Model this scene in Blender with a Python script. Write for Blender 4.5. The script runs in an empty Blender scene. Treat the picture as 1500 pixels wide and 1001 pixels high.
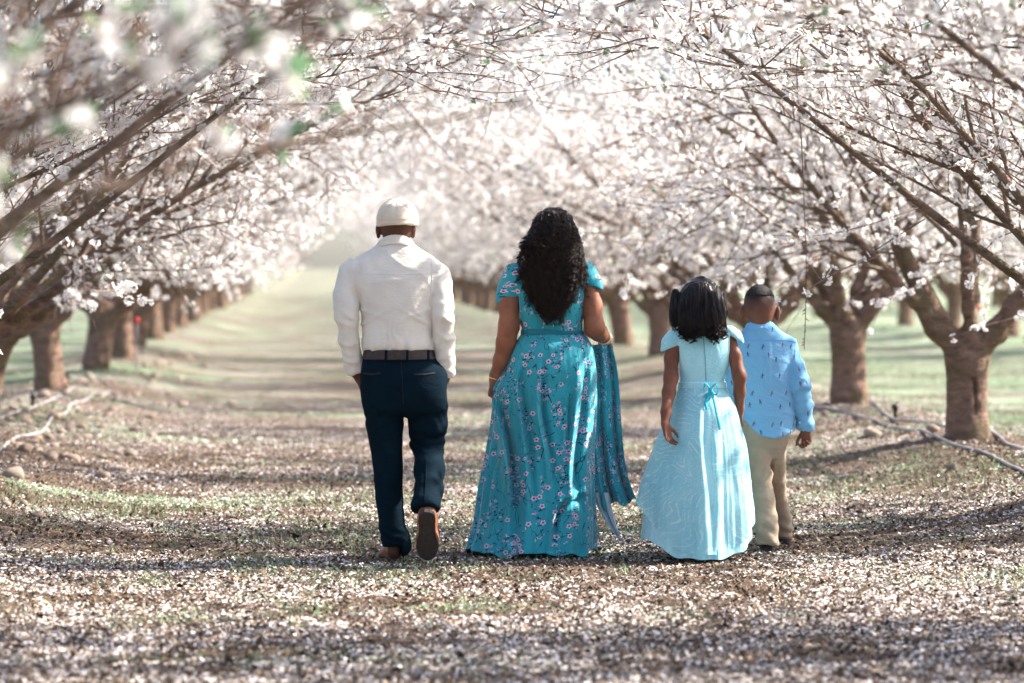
import bpy, math, random
import numpy as np
import openvdb as vdb
from mathutils import Vector, Matrix
from mathutils.bvhtree import BVHTree

# ------------------------------------------------------------------ camera, world, sun, exposure
scene = bpy.context.scene
COL = scene.collection
R = math.radians
CAM_H, FPX, HORIZON = 1.47, 4375.0, 385.0      # eye height in metres, focal length in photo pixels, horizon row
PITCH = math.atan((500.5 - HORIZON) / FPX)
PHI = math.atan(298.0 / FPX)                   # the tree rows run a little left of the view axis

cam_d = bpy.data.cameras.new('camera')
cam_d.sensor_width = 36.0
cam_d.lens = 105.0
cam_d.clip_start, cam_d.clip_end = 0.1, 3000.0
cam_d.dof.use_dof = True
cam_d.dof.focus_distance = 15.3
cam_d.dof.aperture_fstop = 2.0
cam = bpy.data.objects.new('camera', cam_d)
cam.location = (0, 0, CAM_H)
cam.rotation_euler = (math.pi / 2 - PITCH, 0, 0)
COL.objects.link(cam)
scene.camera = cam

SUN_AZ, SUN_EL = R(74), R(40)                  # azimuth clockwise from the view axis, elevation
world = bpy.data.worlds.new('World')
scene.world = world
world.use_nodes = True
wn = world.node_tree
wn.nodes.clear()
sky = wn.nodes.new('ShaderNodeTexSky')
sky.sky_type = 'NISHITA'
sky.sun_disc = False
sky.sun_elevation = SUN_EL
sky.sun_rotation = SUN_AZ
sky.air_density = 0.8
sky.dust_density = 2.0
sky.ozone_density = 1.0
bg = wn.nodes.new('ShaderNodeBackground')
bg.inputs['Strength'].default_value = 0.115
wo = wn.nodes.new('ShaderNodeOutputWorld')
wn.links.new(sky.outputs[0], bg.inputs[0])
wn.links.new(bg.outputs[0], wo.inputs[0])

sun_d = bpy.data.lights.new('sun', 'SUN')
sun_d.energy = 5.0
sun_d.angle = R(0.5)
sun_d.color = (1.0, 0.93, 0.83)
sun = bpy.data.objects.new('sun', sun_d)
sd = Vector((math.sin(SUN_AZ) * math.cos(SUN_EL), math.cos(SUN_AZ) * math.cos(SUN_EL), math.sin(SUN_EL)))
sun.rotation_euler = (-sd).to_track_quat('-Z', 'Y').to_euler()
sun.location = (10, 10, 20)
COL.objects.link(sun)

scene.view_settings.view_transform = 'Standard'
scene.view_settings.look = 'None'
scene.view_settings.exposure = 1.76
scene.view_settings.gamma = 1.0
scene.view_settings.use_curve_mapping = False
scene.render.engine = 'CYCLES'
cy = scene.cycles
cy.use_denoising = True
cy.denoiser = 'OPENIMAGEDENOISE'
cy.max_bounces = 6
cy.diffuse_bounces = 3
cy.glossy_bounces = 2
cy.transmission_bounces = 4
cy.transparent_max_bounces = 8
cy.use_adaptive_sampling = True
cy.adaptive_threshold = 0.02
cy.caustics_reflective = False
cy.caustics_refractive = False
cy.sample_clamp_indirect = 6.0

# ------------------------------------------------------------------ helpers
rng = np.random.default_rng(7)


def tag(o, label=None, category=None, group=None, kind=None):
    if label: o['label'] = label
    if category: o['category'] = category
    if group: o['group'] = group
    if kind: o['kind'] = kind
    return o


def link(name, data, parent=None):
    o = bpy.data.objects.new(name, data)
    COL.objects.link(o)
    if parent is not None: o.parent = parent
    return o


def empty(name, loc=(0, 0, 0), rz=0.0):
    o = link(name, None)
    o.location = loc
    o.rotation_euler = (0, 0, rz)
    o.empty_display_size = 0.2
    return o


def np_mesh(name, V, F4=None, F3=None, mats=(), smooth=True, uv=None, mat_idx=None):
    """mesh from numpy: V (n,3), quads F4 (m,4), triangles F3 (k,3), uv per vertex"""
    me = bpy.data.meshes.new(name)
    V = np.asarray(V, np.float32)
    parts, tot = [], []
    for F in (F4, F3):
        if F is not None and len(F):
            F = np.asarray(F, np.int32)
            parts.append(F.ravel())
            tot.append(np.full(len(F), F.shape[1], np.int32))
    loops = np.concatenate(parts)
    tot = np.concatenate(tot)
    start = np.concatenate([[0], np.cumsum(tot)[:-1]]).astype(np.int32)
    me.vertices.add(len(V))
    me.vertices.foreach_set('co', V.ravel())
    me.loops.add(len(loops))
    me.loops.foreach_set('vertex_index', loops)
    me.polygons.add(len(tot))
    me.polygons.foreach_set('loop_start', start)
    me.polygons.foreach_set('use_smooth', np.full(len(tot), smooth, bool))
    for m in (mats if isinstance(mats, (list, tuple)) else [mats]):
        me.materials.append(m)
    if mat_idx is not None:
        me.polygons.foreach_set('material_index', np.asarray(mat_idx, np.int32))
    me.update(calc_edges=True)
    me.validate()
    if uv is not None:
        lay = me.uv_layers.new(name='UVMap')
        lay.data.foreach_set('uv', np.asarray(uv, np.float32)[loops].ravel())
    return me


def hash3(ix, iy, iz, seed):
    h = (ix.astype(np.int64) * 374761393 + iy.astype(np.int64) * 668265263 + iz.astype(np.int64) * 2147483647 + seed * 974634721) & 0xFFFFFFFF
    h = ((h ^ (h >> 13)) * 1274126177) & 0xFFFFFFFF
    return ((h ^ (h >> 16)) & 0xFFFF).astype(np.float32) / 65535.0


def vnoise(P, seed=0):
    """smooth value noise in -1..1 at points P (n,3)"""
    P = np.asarray(P, np.float32)
    I = np.floor(P).astype(np.int64)
    f = P - I
    f = f * f * f * (f * (f * 6 - 15) + 10)
    out = 0
    for dx in (0, 1):
        wx = f[..., 0] if dx else 1 - f[..., 0]
        for dy in (0, 1):
            wy = f[..., 1] if dy else 1 - f[..., 1]
            for dz in (0, 1):
                wz = f[..., 2] if dz else 1 - f[..., 2]
                out = out + wx * wy * wz * hash3(I[..., 0] + dx, I[..., 1] + dy, I[..., 2] + dz, seed)
    return out * 2 - 1


def fbm(P, octaves=3, seed=0):
    P = np.asarray(P, np.float32)
    a, s, t = 1.0, 0, 0
    for o in range(octaves):
        s = s + a * vnoise(P * (2.03 ** o) + 17.3 * o, seed + o)
        t += a
        a *= 0.5
    return s / t


def unit(v): return v / (np.linalg.norm(v) + 1e-12)


def tube(pts, radii, sides=6, base=0):
    """quads of a tapering tube; returns V, F4"""
    pts = np.asarray(pts, np.float64)
    radii = np.asarray(radii, np.float64)
    n = len(pts)
    T = np.gradient(pts, axis=0)
    T /= np.linalg.norm(T, axis=1)[:, None] + 1e-12
    ref = np.array([0.0, 0, 1]) if abs(T[0][2]) < 0.9 else np.array([1.0, 0, 0])
    U = np.cross(T, ref)
    U /= np.linalg.norm(U, axis=1)[:, None] + 1e-12
    W = np.cross(T, U)
    a = np.linspace(0, 2 * np.pi, sides, endpoint=False)
    V = pts[:, None, :] + radii[:, None, None] * (np.cos(a)[None, :, None] * U[:, None, :] + np.sin(a)[None, :, None] * W[:, None, :])
    i = np.arange(n - 1)[:, None] * sides
    j = np.arange(sides)[None, :]
    k = (np.arange(sides)[None, :] + 1) % sides
    F = np.stack([i + j, i + k, i + sides + k, i + sides + j], -1).reshape(-1, 4) + base
    return V.reshape(-1, 3), F


class Tubes:
    def __init__(self):
        self.V, self.F, self.n = [], [], 0

    def add(self, pts, radii, sides=6):
        v, f = tube(pts, radii, sides, self.n)
        self.V.append(v); self.F.append(f); self.n += len(v)

    def mesh(self, name, mat, smooth=True):
        return np_mesh(name, np.concatenate(self.V), np.concatenate(self.F), None, mat, smooth)


def catmull(P, m=6):
    P = np.asarray(P, np.float64)
    Q = np.vstack([2 * P[0] - P[1], P, 2 * P[-1] - P[-2]])
    out = []
    for i in range(1, len(Q) - 2):
        t = np.linspace(0, 1, m, endpoint=False)[:, None]
        a, b, c, d = Q[i - 1], Q[i], Q[i + 1], Q[i + 2]
        out.append(0.5 * (2 * b + (c - a) * t + (2 * a - 5 * b + 4 * c - d) * t ** 2 + (3 * b - a - 3 * c + d) * t ** 3))
    out.append(P[-1:])
    return np.vstack(out)


# ---- signed distance modelling on a voxel grid (smooth, continuous bodies and cloth)
class Field:
    def __init__(self, lo, hi, vox):
        self.lo = np.array(lo, np.float32)
        self.vox = vox
        self.n = np.ceil((np.array(hi) - self.lo) / vox).astype(int) + 1
        self.A = np.full(self.n, 0.5, np.float32)

    def block(self, lo, hi, pad):
        a = np.clip(np.floor((np.array(lo) - pad - self.lo) / self.vox).astype(int), 0, self.n)
        b = np.clip(np.ceil((np.array(hi) + pad - self.lo) / self.vox).astype(int) + 1, 0, self.n)
        sl = tuple(slice(i, j) for i, j in zip(a, b))
        ax = [self.lo[i] + self.vox * np.arange(a[i], b[i], dtype=np.float32) for i in range(3)]
        return sl, ax[0][:, None, None], ax[1][None, :, None], ax[2][None, None, :]

    def join(self, sl, d, k):
        A = self.A[sl]
        if k <= 0:
            self.A[sl] = np.minimum(A, d)
        else:
            h = np.clip(k - np.abs(A - d), 0, None) / k
            self.A[sl] = np.minimum(A, d) - h * h * k * 0.25

    def cone(self, p0, p1, r0, r1, k=0.02, sy=1.0):
        """capsule with two radii; sy squeezes the thickness along y (below 1 = flatter)"""
        p0 = np.array(p0, np.float32); p1 = np.array(p1, np.float32)
        r = max(r0, r1)
        sl, X, Y, Z = self.block(np.minimum(p0, p1) - r, np.maximum(p0, p1) + r, k + 3 * self.vox)
        d = p1 - p0
        L2 = float(d @ d) + 1e-12
        t = np.clip(((X - p0[0]) * d[0] + (Y - p0[1]) * d[1] + (Z - p0[2]) * d[2]) / L2, 0, 1)
        q = (X - p0[0] - t * d[0]) ** 2 + ((Y - p0[1] - t * d[1]) / sy) ** 2 + (Z - p0[2] - t * d[2]) ** 2
        self.join(sl, (np.sqrt(q) - (r0 + t * (r1 - r0))), k)

    def chain(self, pts, k=0.02, sy=1.0):
        for a, b in zip(pts[:-1], pts[1:]):
            self.cone(a[:3], b[:3], a[3], b[3], k, sy)

    def ball(self, c, r, k=0.02, cut=False):
        r = np.array(r if hasattr(r, '__len__') else (r, r, r), np.float32)
        sl, X, Y, Z = self.block(np.array(c) - r, np.array(c) + r, k + 3 * self.vox)
        q = np.sqrt(((X - c[0]) / r[0]) ** 2 + ((Y - c[1]) / r[1]) ** 2 + ((Z - c[2]) / r[2]) ** 2)
        d = (q - 1) * float(r.min())
        if cut: self.A[sl] = np.maximum(self.A[sl], -d)
        else: self.join(sl, d, k)

    def loft(self, keys, k=0.02, p=2.0):
        """stack of ellipses: keys (z, cx, cy, rx, ry) sorted by z; p>2 squarer"""
        K = np.array(sorted(keys), np.float32)
        lo = (np.min(K[:, 1] - K[:, 3]), np.min(K[:, 2] - K[:, 4]), K[0, 0])
        hi = (np.max(K[:, 1] + K[:, 3]), np.max(K[:, 2] + K[:, 4]), K[-1, 0])
        sl, X, Y, Z = self.block(lo, hi, k + 3 * self.vox)
        z = Z.ravel()
        cat = catmull(K, 8)
        o = np.argsort(cat[:, 0])
        I = [np.interp(z, cat[o, 0], cat[o, j])[None, None, :].astype(np.float32) for j in range(1, 5)]
        q = (np.abs((X - I[0]) / I[2]) ** p + np.abs((Y - I[1]) / I[3]) ** p) ** (1.0 / p)
        d = (q - 1) * np.minimum(I[2], I[3])
        d = np.maximum(d, np.maximum(K[0, 0] - Z, Z - K[-1, 0]))
        self.join(sl, d, k)

    def cut_plane(self, p, n, lo=None, hi=None):
        """remove what lies on the side n points to"""
        n = np.array(n, np.float32); n /= np.linalg.norm(n)
        if lo is None: lo, hi = self.lo, self.lo + self.n * self.vox
        sl, X, Y, Z = self.block(lo, hi, 0)
        d = (X - p[0]) * n[0] + (Y - p[1]) * n[1] + (Z - p[2]) * n[2]
        self.A[sl] = np.maximum(self.A[sl], d)

    def mesh(self, name, mat, adapt=0.0, displace=None, uvf=None, smooth=0):
        A = self.A.copy()
        for ax in range(3):                       # closed at the border
            s = [slice(None)] * 3
            for e in (0, -1):
                s[ax] = e
                A[tuple(s)] = np.maximum(A[tuple(s)], self.vox)
        g = vdb.FloatGrid(0.5)
        g.copyFromArray(np.clip(A, -0.5, 0.5))
        P, T, Q = g.convertToPolygons(0.0, adapt)
        P = np.asarray(P, np.float32) * self.vox + self.lo
        T = np.asarray(T, np.int32).reshape(-1, 3); Q = np.asarray(Q, np.int32).reshape(-1, 4)
        E = np.concatenate([Q[:, [0, 1]], Q[:, [1, 2]], Q[:, [2, 3]], Q[:, [3, 0]], T[:, [0, 1]], T[:, [1, 2]], T[:, [2, 0]]])
        for _ in range(smooth):
            S = np.zeros_like(P); C = np.zeros(len(P), np.float32)
            for j in range(3):
                S[:, j] = np.bincount(E[:, 0], P[E[:, 1], j], len(P)) + np.bincount(E[:, 1], P[E[:, 0], j], len(P))
            C = np.bincount(E[:, 0], minlength=len(P)) + np.bincount(E[:, 1], minlength=len(P))
            P = 0.5 * P + 0.5 * S / np.maximum(C, 1)[:, None]
        P = P.astype(np.float32)
        # outward normals from the field's triangles
        def fn(F): return np.cross(P[F[:, 2]] - P[F[:, 0]], P[F[:, -1]] - P[F[:, 1]]) if F.shape[1] == 4 else np.cross(P[F[:, 1]] - P[F[:, 0]], P[F[:, 2]] - P[F[:, 0]])
        N = np.zeros_like(P)
        for F in (Q, T):
            if len(F):
                n = fn(F)
                for c in range(F.shape[1]):
                    for j in range(3):
                        N[:, j] += np.bincount(F[:, c], n[:, j], len(P))
        vol = np.sum(N * (P - P.mean(0)))
        if vol < 0:
            N = -N; Q = Q[:, ::-1]; T = T[:, ::-1]
        N /= np.linalg.norm(N, axis=1)[:, None] + 1e-12
        if displace is not None:
            P = P + N * np.asarray(displace(P, N), np.float32)[:, None]
        uv = uvf(P, N) if uvf else None
        return np_mesh(name, P, Q, T, mat, True, uv)


def bvh_of(me):
    V = [v.co.copy() for v in me.vertices]
    return BVHTree.FromPolygons(V, [tuple(p.vertices) for p in me.polygons])


# ---- materials
def new_mat(name):
    m = bpy.data.materials.new(name)
    m.use_nodes = True
    nt = m.node_tree
    b = nt.nodes['Principled BSDF']
    return m, nt, b


class NT:
    """terse node builder"""
    def __init__(self, nt): self.nt = nt
    def n(self, t, **k):
        o = self.nt.nodes.new('ShaderNode' + t)
        for a, v in k.items(): setattr(o, a, v)
        return o
    def put(self, sock, v):
        if hasattr(v, 'is_output') or hasattr(v, 'links'): self.nt.links.new(v, sock)
        elif hasattr(v, '__len__') and len(v) == 3 and sock.type == 'RGBA': sock.default_value = (*v, 1)
        else: sock.default_value = v
    def math(self, op, a, b=None, c=None, clamp=False):
        o = self.n('Math', operation=op, use_clamp=clamp)
        self.put(o.inputs[0], a)
        if b is not None: self.put(o.inputs[1], b)
        if c is not None: self.put(o.inputs[2], c)
        return o.outputs[0]
    def vmath(self, op, a, b=None, scale=None):
        o = self.n('VectorMath', operation=op)
        self.put(o.inputs[0], a)
        if b is not None: self.put(o.inputs[1], b)
        if scale is not None: self.put(o.inputs['Scale'], scale)
        return o.outputs['Value'] if op in ('LENGTH', 'DISTANCE', 'DOT_PRODUCT') else o.outputs[0]
    def coord(self, w='Object'): return self.n('TexCoord').outputs[w]
    def noise(self, vec, scale, detail=3, rough=0.5, dist=0.0, out='Fac'):
        o = self.n('TexNoise')
        self.put(o.inputs['Vector'], vec)
        o.inputs['Scale'].default_value = scale; o.inputs['Detail'].default_value = detail
        o.inputs['Roughness'].default_value = rough; o.inputs['Distortion'].default_value = dist
        return o.outputs[out]
    def voronoi(self, vec, scale, feature='F1', dims='3D', rand=1.0):
        o = self.n('TexVoronoi', feature=feature, voronoi_dimensions=dims)
        self.put(o.inputs['Vector'], vec)
        o.inputs['Scale'].default_value = scale
        o.inputs['Randomness'].default_value = rand
        return o
    def ramp(self, fac, stops, interp='LINEAR'):
        o = self.n('ValToRGB')
        o.color_ramp.interpolation = interp
        e = o.color_ramp.elements
        while len(e) < len(stops): e.new(0.5)
        for el, (p, c) in zip(e, stops):
            el.position = p
            el.color = (*c, 1) if hasattr(c, '__len__') else (c, c, c, 1)
        self.put(o.inputs[0], fac)
        return o.outputs[0]
    def mix(self, f, a, b, blend='MIX'):
        o = self.n('Mix', data_type='RGBA', blend_type=blend)
        self.put(o.inputs[0], f); self.put(o.inputs[6], a); self.put(o.inputs[7], b)
        return o.outputs[2]
    def range(self, v, a, b, c=0.0, d=1.0):
        o = self.n('MapRange')
        self.put(o.inputs[0], v)
        for i, x in zip((1, 2, 3, 4), (a, b, c, d)): o.inputs[i].default_value = x
        return o.outputs[0]
    def mapping(self, vec, scale=(1, 1, 1), rot=(0, 0, 0), loc=(0, 0, 0)):
        o = self.n('Mapping')
        self.put(o.inputs[0], vec)
        o.inputs['Scale'].default_value = scale; o.inputs['Rotation'].default_value = rot; o.inputs['Location'].default_value = loc
        return o.outputs[0]
    def bump(self, h, strength, dist=0.01):
        o = self.n('Bump')
        self.put(o.inputs['Height'], h)
        o.inputs['Strength'].default_value = strength; o.inputs['Distance'].default_value = dist
        return o.outputs[0]


def simple_mat(name, col, rough=0.7, var=0.12, scale=30.0, bump=0.0, bscale=200.0, spec=0.3, metallic=0.0, sheen=0.0, sub=0.0):
    m, nt, b = new_mat(name)
    k = NT(nt)
    c = k.coord()
    n = k.noise(c, scale, 4)
    lo = tuple(x * (1 - var) for x in col); hi = tuple(min(1, x * (1 + var)) for x in col)
    k.put(b.inputs['Base Color'], k.ramp(n, [(0.3, lo), (0.7, hi)]))
    b.inputs['Roughness'].default_value = rough
    b.inputs['Specular IOR Level'].default_value = spec
    b.inputs['Metallic'].default_value = metallic
    if sheen: b.inputs['Sheen Weight'].default_value = sheen
    if sub:
        b.inputs['Subsurface Weight'].default_value = sub
        b.inputs['Subsurface Radius'].default_value = (0.01, 0.004, 0.002)
        b.inputs['Subsurface Scale'].default_value = 0.5
    if bump: k.put(b.inputs['Normal'], k.bump(k.noise(c, bscale, 3), bump, 0.004))
    return m

# ------------------------------------------------------------------ orchard layout
ROWS = {'left': -2.52, 'right': 4.80}
ROW_U = np.array([-17.14, -9.84, -2.52, 4.80, 12.10, 19.40])
SPACING = 4.83
CP, SP = math.cos(PHI), math.sin(PHI)


def uv_to_xy(u, v): return (u * CP - v * SP, u * SP + v * CP)
def xy_to_uv(x, y): return (x * CP + y * SP, -x * SP + y * CP)


def ground_z(x, y):
    x = np.asarray(x, np.float64); y = np.asarray(y, np.float64)
    u, v = xy_to_uv(x, y)
    h = np.zeros_like(u)
    for r in ROW_U: h = h + 0.20 * np.exp(-((u - r) / 0.95) ** 2)
    P = np.stack([u, v, 0 * u], -1)
    bank = np.clip(h / 0.12, 0.12, 1)
    h = h + 0.035 * bank * fbm(P * 0.9, 2, 3) + 0.012 * (0.35 + 0.65 * bank) * vnoise(P * 5.0, 9)
    return h


def gz(x, y): return float(ground_z(np.array([x]), np.array([y]))[0])


def ray(px, py):
    d = Vector(((px - 750) / FPX, 1.0, -(py - 500.5) / FPX))
    return Matrix.Rotation(-PITCH, 3, 'X') @ d


def ground_hit(px, py):
    d = ray(px, py)
    d = d / d.y
    ts = np.arange(8.0, 80.0, 0.05)
    below = CAM_H + d.z * ts < ground_z(d.x * ts, ts)
    t = float(ts[int(np.argmax(below))])
    return d.x * t, t, gz(d.x * t, t)


# ------------------------------------------------------------------ ground
def ground_material():
    m, nt, b = new_mat('orchard_floor')
    k = NT(nt)
    c = k.coord('Object')
    u = k.vmath('DOT_PRODUCT', c, (CP, SP, 0))
    v = k.vmath('DOT_PRODUCT', c, (-SP, CP, 0))
    cu = k.n('CombineXYZ')
    k.put(cu.inputs[0], u); k.put(cu.inputs[1], v)
    uvw = cu.outputs[0]
    fine = k.noise(c, 55, 5, 0.65)
    mid = k.noise(c, 7, 4, 0.6)
    soil = k.ramp(fine, [(0.28, (0.026, 0.016, 0.012)), (0.5, (0.078, 0.049, 0.035)), (0.72, (0.19, 0.128, 0.084))])
    soil = k.mix(k.range(mid, 0.35, 0.7), soil, (0.085, 0.055, 0.040), 'MIX')
    straw = k.ramp(k.noise(c, 130, 3, 0.7), [(0.52, 0.0), (0.62, 1.0)])
    soil = k.mix(k.math('MULTIPLY', straw, 0.40), soil, (0.36, 0.27, 0.17))
    # moss and short grass: patches stretched across the aisle, denser in the neighbouring aisles
    g = k.noise(k.mapping(uvw, (0.28, 0.85, 1)), 1.0, 5, 0.62)
    g2 = k.noise(c, 14, 3, 0.6)
    au = k.math('ABSOLUTE', k.math('SUBTRACT', u, 1.14))
    side = k.range(au, 4.2, 5.4, 0.0, 0.085)
    far = k.range(v, 24.0, 60.0, 0.0, 0.070)
    gm = k.math('ADD', k.math('ADD', g, side), k.math('ADD', far, k.math('MULTIPLY', k.math('SUBTRACT', g2, 0.5), 0.45)))
    gm = k.range(gm, 0.560, 0.640)
    green = k.ramp(k.noise(c, 40, 4, 0.6), [(0.3, (0.085, 0.130, 0.062)), (0.55, (0.20, 0.27, 0.155)), (0.75, (0.36, 0.43, 0.28))])
    col = k.mix(gm, soil, green)
    # fallen petals too small to tell apart
    vo = k.voronoi(c, 46, 'F1', '2D')
    pet = k.math('LESS_THAN', vo.outputs['Distance'], k.math('ADD', k.range(k.noise(uvw, 0.8, 4, 0.6), 0.3, 0.7, 0.03, 0.34), k.range(v, 20, 45, 0.0, 0.02)))
    pet = k.math('MULTIPLY', pet, k.range(v, 18, 32, 0.30, 0.72))
    col = k.mix(pet, col, (0.72, 0.68, 0.66))
    k.put(b.inputs['Base Color'], col)
    b.inputs['Roughness'].default_value = 0.95
    b.inputs['Specular IOR Level'].default_value = 0.15
    hh = k.math('ADD', k.math('MULTIPLY', fine, 0.8), k.math('MULTIPLY', k.noise(c, 160, 2), 0.3))
    k.put(b.inputs['Normal'], k.bump(hh, 0.9, 0.03))
    return m


def axis_pts(stops):
    out = []
    for (a, b, n) in stops: out.append(np.linspace(a, b, n, endpoint=False))
    out.append([stops[-1][1]])
    return np.concatenate(out)


gu = axis_pts([(-380, -60, 6), (-60, -13, 30), (-13, -6, 28), (-6, 9, 84), (9, 24, 30), (24, 80, 24), (80, 380, 6)])
gv = axis_pts([(-60, 8, 20), (8, 34, 150), (34, 70, 50), (70, 160, 30), (160, 700, 12)])
GU, GV = np.meshgrid(gu, gv, indexing='ij')
gx, gy = uv_to_xy(GU, GV)
gzv = ground_z(gx, gy)
nu, nv = GU.shape
ii = np.arange(nu - 1)[:, None] * nv + np.arange(nv - 1)[None, :]
GF = np.stack([ii, ii + nv, ii + nv + 1, ii + 1], -1).reshape(-1, 4)
ground = link('ground', np_mesh('ground', np.stack([gx, gy, gzv], -1).reshape(-1, 3), GF, None, ground_material()))
tag(ground, kind='structure')


# ------------------------------------------------------------------ fallen petals, litter and grass (nobody could count them)
def rand_rot(n, tilt, g):
    """random frames: spin about z, then tilt by up to `tilt`"""
    a = g.uniform(0, 2 * np.pi, n); t = g.normal(0, tilt, n); b = g.uniform(0, 2 * np.pi, n)
    ca, sa = np.cos(a), np.sin(a)
    X = np.stack([ca, sa, 0 * a], -1); Y = np.stack([-sa, ca, 0 * a], -1); Z = np.tile([0.0, 0, 1], (n, 1))
    axis = np.stack([np.cos(b), np.sin(b), 0 * b], -1)
    c, s = np.cos(t)[:, None], np.sin(t)[:, None]
    rot = lambda P: P * c + np.cross(axis, P) * s + axis * np.sum(axis * P, 1)[:, None] * (1 - c)
    return np.stack([rot(X), rot(Y), rot(Z)], -1)      # columns


def scatter(n, y0, y1, g, fall=1.0, extra=0.7):
    """random ground points inside the viewed strip, thinning with distance"""
    w = np.linspace(y0, y1, 400)
    pdf = (0.1715 * w + extra) * (y0 / w) ** fall
    cdf = np.cumsum(pdf); cdf /= cdf[-1]
    y = np.interp(g.uniform(0, 1, n), cdf, w)
    x = g.uniform(-1, 1, n) * (0.1715 * y + extra)
    return x, y


def flakes(name, mat, x, y, size, aspect, tilt, lift, g, bend=0.3):
    n = len(x)
    M = rand_rot(n, tilt, g)
    s = size * np.exp(g.normal(0, 0.28, n))
    asp = aspect * np.exp(g.normal(0, 0.2, n))
    T = np.array([[-1, -0.15, 0], [0.1, -1, 0], [1, 0.1, 0], [-0.05, 1, 0]], np.float64)
    L = np.repeat(T[None], n, 0)
    L[:, :, 0] *= s[:, None]; L[:, :, 1] *= (s * asp)[:, None]
    L[:, 0, 2] += bend * s * g.uniform(0, 1, n); L[:, 2, 2] += bend * s * g.uniform(0, 1, n)
    W = np.einsum('nij,nkj->nki', M, L)
    z = ground_z(x, y) + lift + np.abs(np.min(W[:, :, 2], 1)) * 0.7
    W += np.stack([x, y, z], -1)[:, None, :]
    F = np.arange(4 * n).reshape(n, 4)
    return np_mesh(name, W.reshape(-1, 3), F, None, mat, False)


def petal_ground_material():
    m, nt, b = new_mat('fallen_petal')
    k = NT(nt)
    n = k.n('NewGeometry').outputs['Random Per Island']
    k.put(b.inputs['Base Color'], k.ramp(n, [(0.0, (0.34, 0.24, 0.18)), (0.25, (0.64, 0.55, 0.48)), (0.6, (0.82, 0.78, 0.75)), (1.0, (0.80, 0.71, 0.69))]))
    b.inputs['Roughness'].default_value = 0.7
    b.inputs['Specular IOR Level'].default_value = 0.25
    return m


def litter_material():
    m, nt, b = new_mat('leaf_litter')
    k = NT(nt)
    n = k.n('NewGeometry').outputs['Random Per Island']
    k.put(b.inputs['Base Color'], k.ramp(n, [(0.0, (0.028, 0.018, 0.013)), (0.4, (0.080, 0.051, 0.036)), (0.7, (0.150, 0.100, 0.068)), (0.92, (0.27, 0.195, 0.125)), (1.0, (0.42, 0.32, 0.21))]))
    b.inputs['Roughness'].default_value = 0.85
    b.inputs['Specular IOR Level'].default_value = 0.2
    return m


g1 = np.random.default_rng(11)
x, y = scatter(370000, 9.3, 34, g1, 1.7)
u, v = xy_to_uv(x, y)
dens = fbm(np.stack([u * 0.7, v * 0.9, 0 * u], -1), 3, 21) + 0.5 * vnoise(np.stack([u * 3, v * 4, 0 * u], -1), 5)
keep = g1.uniform(0, 1, len(x)) < np.clip(0.44 + 1.35 * dens, 0.06, 1) * np.clip((34 - y) / 11, 0, 1)
petals = link('fallen_petals', flakes('fallen_petals', petal_ground_material(), x[keep], y[keep], 0.0070, 0.75, 0.40, 0.002, g1, 0.5))
tag(petals, 'white almond petals strewn over the brown orchard floor', 'petals', kind='stuff')
x, y = scatter(140000, 9.3, 32, g1, 1.7)
kp = g1.uniform(0, 1, len(x)) < np.clip((32 - y) / 11, 0, 1)
x, y = x[kp], y[kp]
litter = link('leaf_litter', flakes('leaf_litter', litter_material(), x, y, 0.0105, 0.6, 0.5, 0.002, g1, 0.6))
tag(litter, 'brown chips of dead leaves and hulls between the fallen petals', 'leaf litter', kind='stuff')


def grass_material():
    m, nt, b = new_mat('grass_blade')
    k = NT(nt)
    n = k.n('NewGeometry').outputs['Random Per Island']
    k.put(b.inputs['Base Color'], k.ramp(n, [(0.0, (0.075, 0.135, 0.055)), (0.5, (0.17, 0.26, 0.12)), (1.0, (0.33, 0.42, 0.24))]))
    b.inputs['Roughness'].default_value = 0.6
    b.inputs['Transmission Weight'].default_value = 0.0
    return m


x, y = scatter(260000, 9.5, 46, g1, 0.8, 1.0)
u, v = xy_to_uv(x, y)
P = np.stack([u, v, 0 * u], -1)
gd = fbm(P * np.array([0.55, 0.8, 1]), 3, 31) + 0.45 * vnoise(P * 4.0, 33) + 0.55 * (np.abs(u - 1.14) > 4.6) + 0.10 * (np.abs(u - 1.14) > 2.6) - 0.30 * ((np.abs(u - 0.9) < 2.2) & (v < 13.5))
k_ = gd > 0.26
x, y = x[k_], y[k_]
n = len(x)
h = 0.022 * np.exp(g1.normal(0, 0.45, n)) + 0.006
a = g1.uniform(0, 2 * np.pi, n); w = 0.0028
lean = g1.normal(0, 0.7, (n, 2)) * h[:, None]
z = ground_z(x, y) - 0.003
B = np.stack([x, y, z], -1)
d = np.stack([np.cos(a), np.sin(a), 0 * a], -1) * w
tip = B + np.concatenate([lean, h[:, None]], 1)
GV_ = np.stack([B - d, B + d, tip], 1).reshape(-1, 3)
grass = link('grass', np_mesh('grass', GV_, None, np.arange(3 * n).reshape(n, 3), grass_material(), False))
tag(grass, 'short pale green grass and moss in patches on the ground', 'grass', kind='stuff')

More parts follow.
